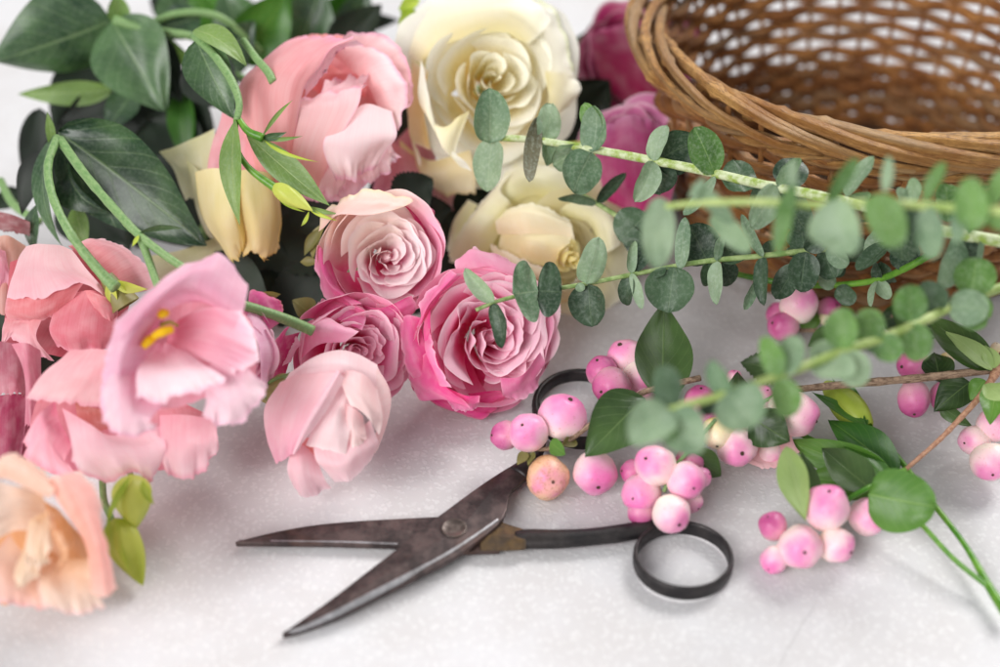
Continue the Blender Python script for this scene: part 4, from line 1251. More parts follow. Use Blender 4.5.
# J, K, L
tJ = Thing('lisianthus', 'pink ruffled lisianthus below the large open one, touching the green buds', 'lisianthus', W(120, 420, 43.5))
zJ = 43.6
JD = lin(238, 140, 164)
JP = lin(250, 214, 222)
for rows, cf, ru in (
    ([[(40, 390, -.5), (90, 380, -.6), (140, 385, -.6), (210, 415, -.5)], [(30, 430, -.4), (90, 420, -.9), (150, 420, -.7), (212, 440, -.3)], [(40, 468, 0), (95, 470, .1), (150, 470, .1), (205, 468, .1)]], grad(lin(214, 110, 122), lin(230, 140, 160)), .05),
    ([[(75, 400, -.3), (95, 408, -.5), (130, 410, -.6)], [(78, 425, -.5), (100, 440, -.7), (150, 435, -.7)]], grad(lin(196, 110, 96), lin(220, 130, 130)), .03),
    ([[(160, 416, .2), (190, 416, .2), (216, 422, .1)], [(160, 445, .8), (190, 445, .8), (217, 438, .4)], [(165, 470, .9), (180, 480, .9), (203, 472, .6), (216, 452, .3)]], grad(lin(240, 164, 180), JP, lin(240, 150, 176)), .16),
    ([[(55, 400, .3), (60, 420, .5), (72, 445, .6)], [(38, 416, .8), (45, 435, 1), (66, 465, .8)], [(22, 443, .4), (30, 462, .6), (58, 478, .5), (90, 484, .4)]], grad(lin(232, 120, 150), lin(248, 190, 206), JD), .1),
    ([[(62, 408, .4), (90, 424, .8), (112, 436, .7), (160, 426, .3)], [(72, 445, 1.2), (98, 453, 1.5), (130, 450, 1.4), (165, 445, .8)], [(70, 462, 1.2), (105, 484, 1.3), (132, 474, 1.3), (152, 483, 1.1), (163, 467, .7)]], grad(lin(245, 186, 200), lin(252, 228, 234), lin(240, 150, 180)), .2),
    ([[(70, 351, 0), (95, 350, .2), (114, 348, .2)], [(46, 372, .6), (75, 378, 1.0), (110, 380, .6)], [(26, 399, .8), (60, 403, 1.0), (106, 407, .6)]], grad(lin(240, 160, 170), lin(248, 204, 208), lin(242, 164, 182)), .06),
):
    patch(tJ, zJ, rows, cf, ru)

tK = Thing('lisianthus', 'peach and cream lisianthus in the lower left corner, blurred', 'lisianthus', W(50, 535, 39.6))
zK = 39.7
PE = lin(232, 178, 130)
PEP = lin(247, 222, 204)
PEK = lin(240, 186, 176)
for rows, cf, ru in (
    ([[(-12, 500, -.8), (40, 500, -.9), (88, 540, -.6)], [(-12, 550, -1.0), (45, 555, -1.1), (95, 570, -.8)], [(-10, 600, -.6), (50, 605, -.7), (100, 600, -.6)]], grad(lin(214, 140, 80), lin(226, 160, 110)), .05),
    ([[(50, 540, -.3), (45, 505, -.3), (40, 488, -.3)], [(20, 530, .1), (15, 505, .2), (15, 486, .2)], [(-12, 545, .5), (-16, 510, .6), (-12, 478, .6)]], grad(lin(228, 180, 140), lin(249, 232, 218)), .08),
    ([[(10, 535, .2), (28, 560, .2), (45, 580, .2)], [(-10, 560, .8), (15, 585, .8), (42, 600, .7)], [(-20, 590, .7), (10, 606, .7), (46, 608, .6)]], grad(lin(236, 190, 160), PEK, lin(240, 180, 186)), .1),
    ([[(45, 548, .2), (65, 558, .2), (88, 558, .2)], [(38, 580, .9), (65, 590, .9), (95, 585, .6)], [(42, 607, .8), (72, 615, .7), (106, 609, .4)]], grad(PE, lin(248, 224, 210), lin(244, 200, 200)), .1),
    ([[(45, 498, 0), (60, 512, 0), (76, 540, 0)], [(48, 518, .8), (58, 540, 1.0), (60, 568, .9)], [(52, 522, 1.1), (68, 548, 1.1), (52, 576, 1.2)]], grad(lin(220, 150, 84), lin(238, 190, 146)), .08),
    ([[(28, 530, .2), (38, 515, .3), (50, 505, .2)], [(15, 572, .9), (30, 555, 1.1), (42, 535, 1.0), (52, 520, .8)], [(16, 584, 1.2), (26, 587, 1.2), (40, 566, 1.3), (52, 552, 1.2)]], grad(lin(236, 190, 140), lin(249, 230, 206)), .22),
    ([[(30, 520, .5), (40, 525, .6), (46, 535, .5)], [(26, 545, .9), (36, 550, 1.1), (46, 552, .9)], [(28, 565, 1.2), (36, 568, 1.3), (48, 566, 1.1)]], grad(lin(240, 206, 170), lin(250, 236, 220)), .2),
    ([[(-15, 478, .2), (10, 480, .5), (50, 497, .6)], [(-15, 468, .6), (12, 464, .8), (55, 488, .9)], [(-10, 462, .2), (15, 455, .3), (45, 470, .5)]], grad(lin(240, 196, 170), lin(246, 208, 190)), .06),
    ([[(45, 480, .3), (65, 510, .5), (85, 550, .6), (92, 592, .6)], [(58, 476, 1.2), (80, 500, 1.4), (96, 540, 1.4), (106, 597, 1.1)], [(80, 471, .8), (98, 500, .8), (105, 545, .8), (119, 587, .6)]], grad(lin(238, 170, 150), lin(244, 182, 176), lin(246, 204, 190)), .08),
):
    patch(tK, zK, rows, cf, ru)

tL = Thing('lisianthus', 'dark dusty pink lisianthus cut off by the left edge between two lighter blooms', 'lisianthus', W(10, 400, 46))
for rows, cf in (
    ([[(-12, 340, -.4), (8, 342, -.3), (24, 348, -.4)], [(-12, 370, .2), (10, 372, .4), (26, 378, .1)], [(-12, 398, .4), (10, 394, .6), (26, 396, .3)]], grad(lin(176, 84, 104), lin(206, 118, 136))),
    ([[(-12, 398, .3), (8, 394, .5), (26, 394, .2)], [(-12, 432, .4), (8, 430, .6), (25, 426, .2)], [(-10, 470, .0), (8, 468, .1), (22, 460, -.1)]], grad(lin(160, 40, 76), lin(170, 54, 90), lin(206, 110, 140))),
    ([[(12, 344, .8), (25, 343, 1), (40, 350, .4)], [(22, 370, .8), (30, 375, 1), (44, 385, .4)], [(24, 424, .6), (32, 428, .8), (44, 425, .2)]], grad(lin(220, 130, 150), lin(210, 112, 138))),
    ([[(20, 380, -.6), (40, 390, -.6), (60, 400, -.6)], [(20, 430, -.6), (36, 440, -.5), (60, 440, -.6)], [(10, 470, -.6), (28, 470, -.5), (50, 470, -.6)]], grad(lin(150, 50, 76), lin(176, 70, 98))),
):
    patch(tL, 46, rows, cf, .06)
tL2 = Thing('lisianthus', 'peach and pink lisianthus petals at the left edge above the dark pink bloom', 'lisianthus', W(5, 270, 48.5))
for rows, cf in (
    ([[(-12, 245, -.3), (6, 236, 0), (26, 246, -.3)], [(-12, 270, .3), (6, 268, .5), (22, 272, .1)], [(-12, 310, .2), (6, 312, .3), (14, 310, 0)]], grad(lin(222, 158, 136), lin(224, 150, 140))),
    ([[(-12, 240, .6), (-2, 246, .7), (4, 252, .5)], [(-12, 262, .7), (0, 262, .9), (11, 276, .6)], [(-12, 290, .4), (-2, 290, .5), (8, 290, .3)]], grad(lin(226, 140, 160), lin(230, 150, 174))),
    ([[(-12, 210, -1), (10, 214, -.8), (30, 222, -1)], [(-12, 230, -1), (10, 232, -.8), (30, 236, -1)]], grad(lin(150, 80, 84), lin(140, 76, 80))),
):
    patch(tL2, 48.5, rows, cf, .06)

# Q: two yellow green buds
tQ = Thing('lisianthus_buds', 'pair of closed yellow green lisianthus buds on the table below the pink ruffled bloom', 'flower buds', W(125, 530, 42.4))
bud(tQ, W(131, 474, 42.2), W(135, 530, 42.0), 1.30, 'bud_green', twist=.8, rib=.16)
bud(tQ, W(114, 518, 42.0), W(143, 586, 41.8), 1.15, 'bud_green', twist=.8, rib=.16)
for b_, t_, w_, rl in (((131, 476), (106, 528), .22, 30), ((142, 480), (154, 505), .3, 20), ((110, 520), (106, 556), .26, 20), ((118, 522), (132, 575), .16, 50)):
    leaf(tQ, W(*b_, 41.6), W(*t_, 41.4), w_, 'bud_green2', 'lance', rl, .10, .2, name='sepal')
stem(tQ, [(102, 470, 1.0), (104, 500, .9), (112, 520, .9)], 3.5, 'green_stem')
stem(tQ, [(120, 455, 1.2), (128, 468, 1.2), (131, 476, 1.2)], 3, 'green_stem')

# ----------------------------------------------------------------------------
# lisianthus foliage, upper left
# ----------------------------------------------------------------------------
tS = Thing('lisianthus_stalk', 'leafy green stalk in the upper left corner with broad dark leaves', 'leafy stalk', T(118, 22, 8))
zS = 55.0
for b_, t_, w_, mat_, sh, roll, kw in (
    ((112, 20), (-8, 62), 96, 'lis_leaf', 'ovate', -22, dict(bend=.05, cup=-.22)),
    ((112, 20), (166, 112), 84, 'lis_leaf', 'ovate', 8, dict(bend=.06, cup=.1)),
    ((112, 90), (18, 94), 27, 'lis_leaf_light', 'ovate', -15, dict(bend=.05, z=.6)),
    ((132, 88), (58, 124), 40, 'lis_leaf_shade', 'ovate', 10, dict(z=.8)),
    ((134, 90), (105, 132), 34, 'lis_leaf', 'ovate', 20, dict(z=.4)),
    ((119, 24), (116, -8), 25, 'lis_leaf_light', 'ovate', 20, dict(z=.2)),
    ((146, 36), (182, 102), 46, 'lis_leaf_shade', 'ovate', 10, dict(z=.6)),
    ((200, 16), (148, 34), 40, 'lis_leaf', 'ovate', 20, dict(z=.9)),
    ((150, 34), (196, 66), 30, 'lis_leaf_light', 'ovate', 40, dict(z=1.2)),
    ((40, 108), (30, 200), 34, 'lis_leaf_shade', 'ovate', 10, dict(z=.0)),
    ((20, 190), (-8, 210), 22, 'lis_leaf_shade', 'ovate', 10, dict(z=.0)),
):
    dz = kw.pop('z', 0)
    kw.setdefault('cup', .1)
    leaf(tS, W(*b_, zS + dz), W(*t_, zS + dz - .4), w_ * zS / FPX, mat_, sh, roll, wav=.06, n=26, m=13, **kw)
zz = zS - .2
tube(tS, 'stem', [W(114, 20, zz), W(135, 26, zz), W(165, 32, zz), W(196, 38, zz + .2), W(240, 60, zz + 2)], [.2, .17, .16, .16, .18], 'green_stem')
tube(tS, 'stem', [W(150, 24, zz + .6), W(175, 14, zz + .6), W(205, 13, zz + .6), W(228, 22, zz + .8), W(262, 52, zz + 2)], .15, 'green_stem')
tube(tS, 'stem', [W(0, 180, zS - 1), W(14, 205, zS - 1.5), W(40, 222, zS - 2)], .16, 'green_stem')

# drooping stalk with a slender bud
tR = Thing('lisianthus_stalk', 'drooping stalk with narrow leaves and one slender bud over the salmon bloom', 'leafy stalk', W(238, 118, 47.6))
zr = 47.4
tube(tR, 'stem', [W(193, 36, 49.6), W(213, 54, 48.6), W(231, 80, 47.9), W(239, 102, 47.5), W(237, 120, 47.3)], [.13, .14, .15, .13, .12], 'green_stem')
tube(tR, 'stem', [W(236, 118, zr), W(236, 145, zr - .2), W(249, 168, zr - .4), (W(278, 190, zr - .5))], [.09, .09, .11, .16], 'bright_stem')
tube(tR, 'stem', [W(238, 118, zr), W(248, 131, zr - .2), W(263, 138, zr - .3)], [.10, .13, .16], 'bright_stem')
bud(tR, W(272, 185, zr - .5), W(313, 211, zr - .6), .66, 'bud_green', twist=1.4, rib=.14)
for b_, t_, w_, mt, sh, rl, be_ in (
    ((236, 119), (240, 226), .86, 'lis_leaf_light', 'lance', 30, .10), ((246, 134), (330, 206), 1.0, 'lis_leaf_light', 'lance', -10, -.06),
    ((262, 138), (287, 132), .3, 'lis_leaf', 'lance', 20, .1), ((262, 137), (293, 100), .16, 'lis_leaf_light', 'lance', 20, -.15), ((264, 139), (303, 136), .16, 'lis_leaf_light', 'lance', 20, .1), ((264, 140), (319, 162), .14, 'bud_green2', 'lance', 20, .2),
    ((305, 206), (340, 214), .2, 'lis_leaf_light', 'lance', 20, .1), ((308, 208), (338, 221), .15, 'bud_green2', 'lance', 20, .1), ((309, 211), (301, 226), .14, 'bud_green2', 'lance', 20, -.2), ((272, 186), (305, 212), .3, 'bud_green2', 'lance', 60, .1),
    ((194, 30), (247, 67), 1.05, 'lis_leaf_light', 'ovate', -35, .16), ((196, 40), (234, 119), 1.75, 'lis_leaf', 'ovate', 12, .05),
):
    zz = zr if b_[1] > 100 else 49.4
    leaf(tR, W(*b_, zz - .1), W(*t_, zz - .5), w_, mt, sh, rl, be_, .14, n=24, m=11)
tube(tR, 'cut_stem', [W(243, 40, 49.6), W(256, 58, 49.2), W(268, 72, 48.8), W(273, 82, 48.6)], [.13, .14, .15, .15], 'green_stem')

# foliage behind the salmon bloom, plus dark leaves added as shade in the gaps
tF2 = Thing('foliage_spray', 'bright leaves behind the salmon bloom and near-black ones added as shade in the gaps', 'foliage', T(270, 60, 3))
for b_, t_, w_, mat_, z_, rl in (
    ((238, 62), (290, -10), 60, 'bright_leaf', 57, 10), ((250, 60), (222, -12), 60, 'lis_leaf', 58, 10), ((215, 40), (192, -14), 50, 'bright_leaf', 59, 20), ((300, 50), (322, -14), 60, 'lis_leaf', 58.5, -10), ((268, 50), (300, -16), 60, 'bright_leaf', 59, 20), ((340, 46), (366, -14), 46, 'lis_leaf', 60, 20), ((175, 30), (165, -14), 40, 'lis_leaf', 58, 20), ((210, 70), (255, 20), 50, 'lis_leaf', 56.5, 10), ((395, 210), (408, 90), 60, 'lis_leaf_shade', 56, 0), ((290, 225), (350, 195), 40, 'rose_leaf_shade', 51.2, 0), ((100, 60), (62, 160), 70, 'lis_leaf_shade', 58, 10), ((300, 40), (352, -6), 50, 'bright_leaf', 60, 20), ((330, 50), (382, 4), 44, 'lis_leaf_shade', 58, 10), ((190, 60), (240, 110), 60, 'lis_leaf_shade', 54.5, 0),
    ((250, 180), (330, 330), 110, 'lis_leaf_shade', 54.5, 0), ((220, 250), (310, 240), 90, 'lis_leaf_shade', 55, 0), ((300, 200), (250, 330), 100, 'lis_leaf_shade', 54, 10), ((430, 180), (450, 300), 80, 'lis_leaf_shade', 55, 0), ((80, 100), (140, 250), 90, 'lis_leaf_shade', 57, 0), ((110, 90), (230, 180), 100, 'lis_leaf_shade', 58, 0), ((130, 170), (220, 250), 90, 'lis_leaf_shade', 55, 0), ((250, 30), (400, 20), 50, 'lis_leaf_shade', 62, 0), ((150, 0), (280, 20), 60, 'lis_leaf_shade', 62, 0),  # large dark leaves added to blacken openings between the blooms
    ((-20, 300), (60, 350), 90, 'lis_leaf_shade', 49.5, 0), ((90, 330), (40, 380), 70, 'lis_leaf_shade', 48.5, 0), ((200, 260), (270, 340), 80, 'lis_leaf_shade', 51, 0),
    ((150, 120), (200, 190), 80, 'lis_leaf_shade', 56, 0), ((160, 80), (215, 150), 70, 'lis_leaf_shade', 56.5, 10), ((100, 120), (190, 130), 70, 'lis_leaf_shade', 57, 0), ((90, 130), (60, 210), 70, 'lis_leaf_shade', 55, 10), ((70, 190), (130, 250), 80, 'lis_leaf_shade', 54, 0), ((180, 90), (190, 170), 30, 'bright_leaf', 55.8, 20),
    ((230, 230), (300, 250), 80, 'lis_leaf_shade', 53, 0), ((300, 220), (270, 300), 90, 'rose_leaf_shade', 53.5, 10), ((230, 260), (300, 300), 90, 'rose_leaf_shade', 53, 0), ((370, 180), (440, 200), 80, 'rose_leaf_shade', 54.5, 0), ((430, 190), (470, 250), 80, 'lis_leaf_shade', 55, 0), ((440, 180), (500, 200), 60, 'lis_leaf_shade', 56, 0), ((560, 130), (610, 80), 70, 'lis_leaf_shade', 58, 0),
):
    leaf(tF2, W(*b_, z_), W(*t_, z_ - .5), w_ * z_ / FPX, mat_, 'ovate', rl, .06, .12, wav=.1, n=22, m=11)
tube(tF2, 'stem', [W(200, 240, 54), W(260, 120, 56), W(300, 30, 61), W(330, -30, 64)], .25, 'green_stem')

# ----------------------------------------------------------------------------
# eucalyptus
# ----------------------------------------------------------------------------


def euc(label, stem_pts, rpx, leaves, smat='euc_stem', jit=1):
    t = Thing('eucalyptus_branch', label, 'eucalyptus', T(*stem_pts[len(stem_pts) // 2]), 'eucalyptus branches')
    P = stem(t, stem_pts, rpx, smat, knob=.12, seg=12, n=70)
    Q = crom(P, 120)
    pxs = np.array([[500 + FPX * np.dot(q - CAM, RIGHT) / depth(q), 333.5 - FPX * np.dot(q - CAM, UP) / depth(q)] for q in Q])
    dz = np.array([depth(q) for q in Q])
    rr = random.Random(len(label))
    for L in leaves:
        bx, by, tx, ty, w, roll, mt = L[:7]
        off = L[7] if len(L) > 7 else 0.0
        z = dz[np.argmin((pxs[:, 0] - bx) ** 2 + (pxs[:, 1] - by) ** 2)]
        tilt = L[8] if len(L) > 8 else rr.uniform(-.25, .25)
        m_ = {'p': 'euc', 'd': 'euc_dark', 'g': 'euc_green', 'b': 'euc_brown'}[mt]
        leaf(t, W(bx, by, z - off * .3 - .05), W(tx, ty, z - off - tilt), rr.uniform(.98, 1.22) * w * z / FPX / max(.25, math.cos(math.radians(roll))), m_, rr.choice(('round', 'round', 'egg')), (roll + rr.uniform(-8, 14)) * rr.choice((-1, 1)), rr.uniform(-.10, .12), rr.uniform(-.05, .26), tip=rr.uniform(-.16, .16), wav=.10, n=20, m=13)
    return t


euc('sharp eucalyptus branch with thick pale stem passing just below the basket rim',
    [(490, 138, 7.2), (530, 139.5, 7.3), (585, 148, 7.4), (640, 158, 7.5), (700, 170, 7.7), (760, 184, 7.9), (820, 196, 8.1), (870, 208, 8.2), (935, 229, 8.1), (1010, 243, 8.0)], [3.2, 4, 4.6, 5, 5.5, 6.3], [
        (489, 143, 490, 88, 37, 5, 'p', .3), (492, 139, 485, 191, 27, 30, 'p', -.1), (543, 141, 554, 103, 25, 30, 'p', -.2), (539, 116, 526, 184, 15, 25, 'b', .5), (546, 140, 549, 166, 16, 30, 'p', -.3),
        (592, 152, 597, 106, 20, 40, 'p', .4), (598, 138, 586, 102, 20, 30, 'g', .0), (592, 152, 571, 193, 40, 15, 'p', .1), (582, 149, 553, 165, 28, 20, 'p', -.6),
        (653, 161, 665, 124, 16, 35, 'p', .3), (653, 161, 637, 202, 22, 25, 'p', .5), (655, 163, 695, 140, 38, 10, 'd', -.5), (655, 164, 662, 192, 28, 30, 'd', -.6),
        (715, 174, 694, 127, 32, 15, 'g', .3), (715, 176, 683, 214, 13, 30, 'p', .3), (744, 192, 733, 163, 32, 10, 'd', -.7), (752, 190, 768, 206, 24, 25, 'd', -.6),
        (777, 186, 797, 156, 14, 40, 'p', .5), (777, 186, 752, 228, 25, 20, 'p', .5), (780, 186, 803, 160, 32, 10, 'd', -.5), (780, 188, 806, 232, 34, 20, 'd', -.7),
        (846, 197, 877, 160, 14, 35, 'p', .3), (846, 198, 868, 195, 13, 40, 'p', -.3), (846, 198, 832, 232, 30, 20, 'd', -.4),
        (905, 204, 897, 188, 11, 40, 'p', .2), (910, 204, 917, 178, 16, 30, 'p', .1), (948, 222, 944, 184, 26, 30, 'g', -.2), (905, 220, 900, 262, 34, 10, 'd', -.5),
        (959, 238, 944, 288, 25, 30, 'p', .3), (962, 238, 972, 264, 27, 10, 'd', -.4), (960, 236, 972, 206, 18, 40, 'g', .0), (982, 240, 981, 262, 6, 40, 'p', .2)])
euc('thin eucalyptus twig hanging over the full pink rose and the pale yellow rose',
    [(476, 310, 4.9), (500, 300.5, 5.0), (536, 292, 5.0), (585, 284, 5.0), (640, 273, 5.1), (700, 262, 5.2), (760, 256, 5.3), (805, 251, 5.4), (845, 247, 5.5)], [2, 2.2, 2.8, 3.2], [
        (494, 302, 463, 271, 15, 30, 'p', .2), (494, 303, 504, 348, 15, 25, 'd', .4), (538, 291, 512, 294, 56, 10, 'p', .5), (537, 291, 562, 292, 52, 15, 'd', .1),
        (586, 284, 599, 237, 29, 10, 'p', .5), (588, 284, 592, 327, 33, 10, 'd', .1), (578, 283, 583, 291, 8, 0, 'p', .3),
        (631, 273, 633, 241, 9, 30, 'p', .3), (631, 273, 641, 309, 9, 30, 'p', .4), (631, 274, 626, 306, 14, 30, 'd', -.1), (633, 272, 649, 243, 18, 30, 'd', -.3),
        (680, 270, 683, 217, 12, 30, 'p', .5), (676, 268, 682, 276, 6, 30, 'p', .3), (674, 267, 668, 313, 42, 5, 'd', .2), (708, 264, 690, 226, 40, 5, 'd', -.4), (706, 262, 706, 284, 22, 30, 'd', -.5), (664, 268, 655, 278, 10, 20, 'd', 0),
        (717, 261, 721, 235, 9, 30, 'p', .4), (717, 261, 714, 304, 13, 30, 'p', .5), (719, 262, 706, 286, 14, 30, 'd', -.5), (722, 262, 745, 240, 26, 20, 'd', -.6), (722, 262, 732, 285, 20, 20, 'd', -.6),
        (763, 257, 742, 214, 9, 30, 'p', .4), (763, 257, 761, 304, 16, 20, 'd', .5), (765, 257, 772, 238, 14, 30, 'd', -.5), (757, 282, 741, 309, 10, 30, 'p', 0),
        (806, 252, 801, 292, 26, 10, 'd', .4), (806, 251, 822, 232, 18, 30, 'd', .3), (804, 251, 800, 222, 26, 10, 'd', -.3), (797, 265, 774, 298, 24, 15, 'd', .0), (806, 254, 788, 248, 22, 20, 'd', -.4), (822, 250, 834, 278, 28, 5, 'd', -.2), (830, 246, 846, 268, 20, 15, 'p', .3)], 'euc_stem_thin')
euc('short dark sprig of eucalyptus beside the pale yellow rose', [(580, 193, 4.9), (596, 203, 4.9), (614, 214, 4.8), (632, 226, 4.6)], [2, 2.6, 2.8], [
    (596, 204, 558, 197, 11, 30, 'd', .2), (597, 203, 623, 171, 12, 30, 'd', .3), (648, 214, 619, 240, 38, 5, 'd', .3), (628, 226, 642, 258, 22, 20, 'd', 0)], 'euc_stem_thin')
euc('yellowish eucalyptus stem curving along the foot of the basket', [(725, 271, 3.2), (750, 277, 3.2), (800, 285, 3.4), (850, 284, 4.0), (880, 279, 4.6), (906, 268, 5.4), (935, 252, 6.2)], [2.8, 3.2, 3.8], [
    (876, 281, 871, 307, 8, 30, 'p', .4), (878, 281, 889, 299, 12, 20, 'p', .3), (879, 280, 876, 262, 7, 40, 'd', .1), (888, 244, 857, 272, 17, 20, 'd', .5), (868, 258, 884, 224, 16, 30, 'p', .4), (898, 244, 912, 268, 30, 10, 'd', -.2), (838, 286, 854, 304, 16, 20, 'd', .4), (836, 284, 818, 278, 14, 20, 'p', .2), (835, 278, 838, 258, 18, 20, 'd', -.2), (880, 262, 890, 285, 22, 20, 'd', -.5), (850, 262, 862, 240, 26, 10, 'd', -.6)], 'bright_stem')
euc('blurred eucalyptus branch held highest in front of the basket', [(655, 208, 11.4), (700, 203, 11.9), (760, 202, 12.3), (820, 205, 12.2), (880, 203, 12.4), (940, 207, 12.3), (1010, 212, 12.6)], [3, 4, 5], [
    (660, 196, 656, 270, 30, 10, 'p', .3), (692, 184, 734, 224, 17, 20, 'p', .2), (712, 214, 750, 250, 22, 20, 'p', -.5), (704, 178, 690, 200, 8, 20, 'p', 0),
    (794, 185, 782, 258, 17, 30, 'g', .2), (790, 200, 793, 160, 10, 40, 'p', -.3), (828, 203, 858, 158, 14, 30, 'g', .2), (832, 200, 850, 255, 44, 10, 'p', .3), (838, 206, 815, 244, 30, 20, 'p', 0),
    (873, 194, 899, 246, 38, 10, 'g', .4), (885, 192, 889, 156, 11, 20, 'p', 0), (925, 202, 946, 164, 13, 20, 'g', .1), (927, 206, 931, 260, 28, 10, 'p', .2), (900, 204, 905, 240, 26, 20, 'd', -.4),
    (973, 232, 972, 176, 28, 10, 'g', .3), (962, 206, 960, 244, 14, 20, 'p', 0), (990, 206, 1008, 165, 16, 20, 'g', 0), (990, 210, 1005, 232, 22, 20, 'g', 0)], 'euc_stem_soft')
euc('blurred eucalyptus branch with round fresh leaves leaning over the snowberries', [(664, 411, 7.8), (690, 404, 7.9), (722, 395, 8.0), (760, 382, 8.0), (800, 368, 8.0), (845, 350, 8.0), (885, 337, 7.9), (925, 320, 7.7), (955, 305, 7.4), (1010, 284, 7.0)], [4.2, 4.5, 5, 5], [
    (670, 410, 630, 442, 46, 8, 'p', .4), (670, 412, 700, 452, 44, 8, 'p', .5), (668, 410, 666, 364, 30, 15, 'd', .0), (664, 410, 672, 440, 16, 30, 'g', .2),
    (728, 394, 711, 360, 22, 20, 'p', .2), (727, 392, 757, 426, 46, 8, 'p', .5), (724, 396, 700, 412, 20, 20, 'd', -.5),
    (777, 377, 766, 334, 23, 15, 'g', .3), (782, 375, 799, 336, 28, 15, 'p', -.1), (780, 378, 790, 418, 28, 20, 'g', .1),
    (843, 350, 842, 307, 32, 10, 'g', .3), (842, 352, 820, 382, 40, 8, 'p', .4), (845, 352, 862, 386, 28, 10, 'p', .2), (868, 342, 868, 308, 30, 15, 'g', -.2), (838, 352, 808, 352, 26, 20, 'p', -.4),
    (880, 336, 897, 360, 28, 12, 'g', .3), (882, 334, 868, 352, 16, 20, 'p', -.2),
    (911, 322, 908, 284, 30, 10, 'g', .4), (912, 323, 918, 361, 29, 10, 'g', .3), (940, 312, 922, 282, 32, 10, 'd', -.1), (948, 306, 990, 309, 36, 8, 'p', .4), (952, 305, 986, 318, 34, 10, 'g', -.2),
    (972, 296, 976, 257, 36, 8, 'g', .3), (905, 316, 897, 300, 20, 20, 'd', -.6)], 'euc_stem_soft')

# ----------------------------------------------------------------------------
# snowberries
# ----------------------------------------------------------------------------


def berry_mesh(seed):
    r_ = random.Random(seed)
    V = []
    n, m = 16, 22
    for i in range(n):
        a = math.pi * i / (n - 1)
        for j in range(m):
            q = 2 * math.pi * j / m
            x, y, z = math.sin(a) * math.cos(q), math.sin(a) * math.sin(q), math.cos(a)
            k = 1 + .10 * nz(x * 1.1 + seed, y * 1.1, z * 1.1) + .03 * nz(x * 3 + seed, y * 3, z * 3)
            dim = .10 * math.exp(-(a / .24) ** 2)
            V.append((x * k, y * k, z * k * 1.03 - dim))
    me = mesh_from('berry', V, grid_faces(n, m, True), [(0, 0)] * (n * m))
    return me


BM = {}
for mk in ('berry_pink', 'berry_deep', 'berry_pale', 'berry_peach', 'berry_cream'):
    BM[mk] = []
    for s_ in range(3):
        me = berry_mesh(s_ * 7 + len(mk))
        me.materials.append(M[mk])
        BM[mk].append(me)
V = []
for i in range(5):
    rr = (.11, .13, .10, .05, .001)[i]
    zc = (.80, .90, .99, .95, .93)[i]
    for j in range(10):
        q = 2 * math.pi * j / 10
        V.append((rr * math.cos(q) * (1 + .25 * math.sin(5 * q)), rr * math.sin(q) * (1 + .25 * math.sin(5 * q)), zc))
CAL = mesh_from('calyx', V, grid_faces(5, 10, True), [(0, 0)] * 50)
CAL.materials.append(M['calyx'])
bc = [0]


def berry(t, px, py, rpx, h, tip, mk='berry_pink', sq=1.0):
    bc[0] += 1
    rpx *= .95
    p = T(px, py, h)
    r = rpx * depth(p) / FPX
    if h < r * .96:
        p = T(px, py, r * .97)
        r = rpx * depth(p) / FPX
    o = bpy.data.objects.new('berry', BM[mk][bc[0] % 3])
    col.objects.link(o)
    o.parent = t.o
    o.location = Vector((p - t.p) * S)
    d = cdir(*tip)
    o.rotation_euler = (Vector(d).to_track_quat('Z', 'Y') @ Matrix.Rotation(rnd.uniform(0, 6.28), 4, 'Z').to_quaternion()).to_euler()
    o.scale = (r * S * rnd.uniform(.94, 1.02), r * S, r * S * sq * rnd.uniform(.94, 1.06))
    c = bpy.data.objects.new('calyx', CAL)
    col.objects.link(c)
    c.parent = o
    k = rnd.uniform(.5, .95)
    c.scale = (k * rnd.uniform(.8, 1.3), k, 1)
    return p


def sleaf(t, b, tp, w, mt, hb, htip, roll=0, shape='ovate', **kw):
    pb, pt = T(*b, hb), T(*tp, htip)
    kw.setdefault('cup', .12)
    leaf(t, pb, pt, w * depth(pb) / FPX, mt, shape, roll, wav=.1, n=22, m=11, **kw)


def snow(label, origin):
    return Thing('snowberry_sprig', label, 'snowberries', T(*origin), 'snowberry sprigs')


s1 = snow('snowberry sprig with pink and peach berries resting across the upper scissor handle', (580, 430, 1))
for b in ((505, 435, 16, 1.4, (-.8, .0, .3), 'berry_deep'), (529, 433, 21, 1.9, (-.35, .45, .8)), (563, 417, 25, 2.0, (.3, .8, .5)), (548, 478, 23.5, .8, (.2, -.1, .9), 'berry_peach'), (595, 473, 23.5, .9, (.1, -.6, .75)), (602, 371, 17, 1.7, (-.3, .6, .5), 'berry_deep'), (611, 386, 20, 1.8, (-.6, -.3, .7), 'berry_deep'), (631, 365, 24, 1.4, (-.3, .5, .3), 'berry_pale', 1.2), (640, 378, 20, 1.4, (.3, -.3, .5), 'berry_pale'), (652, 406, 20, 1.5, (.5, -.3, .5), 'berry_deep')):
    berry(s1, *b)
sleaf(s1, (662, 400), (664, 303), 62, 'snow_leaf', 2.2, 3.0, 10, 'ovate')
sleaf(s1, (645, 398), (585, 458), 62, 'snow_leaf', 2.8, 1.8, 10, 'ovate', bend=.08)
sleaf(s1, (550, 442), (566, 455), 18, 'snow_leaf_green', 1.9, 2.0, 20)
sleaf(s1, (527, 452), (517, 465), 12, 'sepal', 1.4, 1.2, 20)
sleaf(s1, (534, 452), (528, 466), 10, 'sepal', 1.4, 1.2, 40)
sleaf(s1, (576, 440), (562, 446), 14, 'sepal', 1.6, 1.7, 20)
stem(s1, [(530, 450, 1.3), (560, 446, 1.5), (590, 425, 2.0), (620, 405, 2.5), (650, 390, 2.7), (700, 378, 2.6)], [2.2, 2.6, 3, 3.2], 'wood_twig')
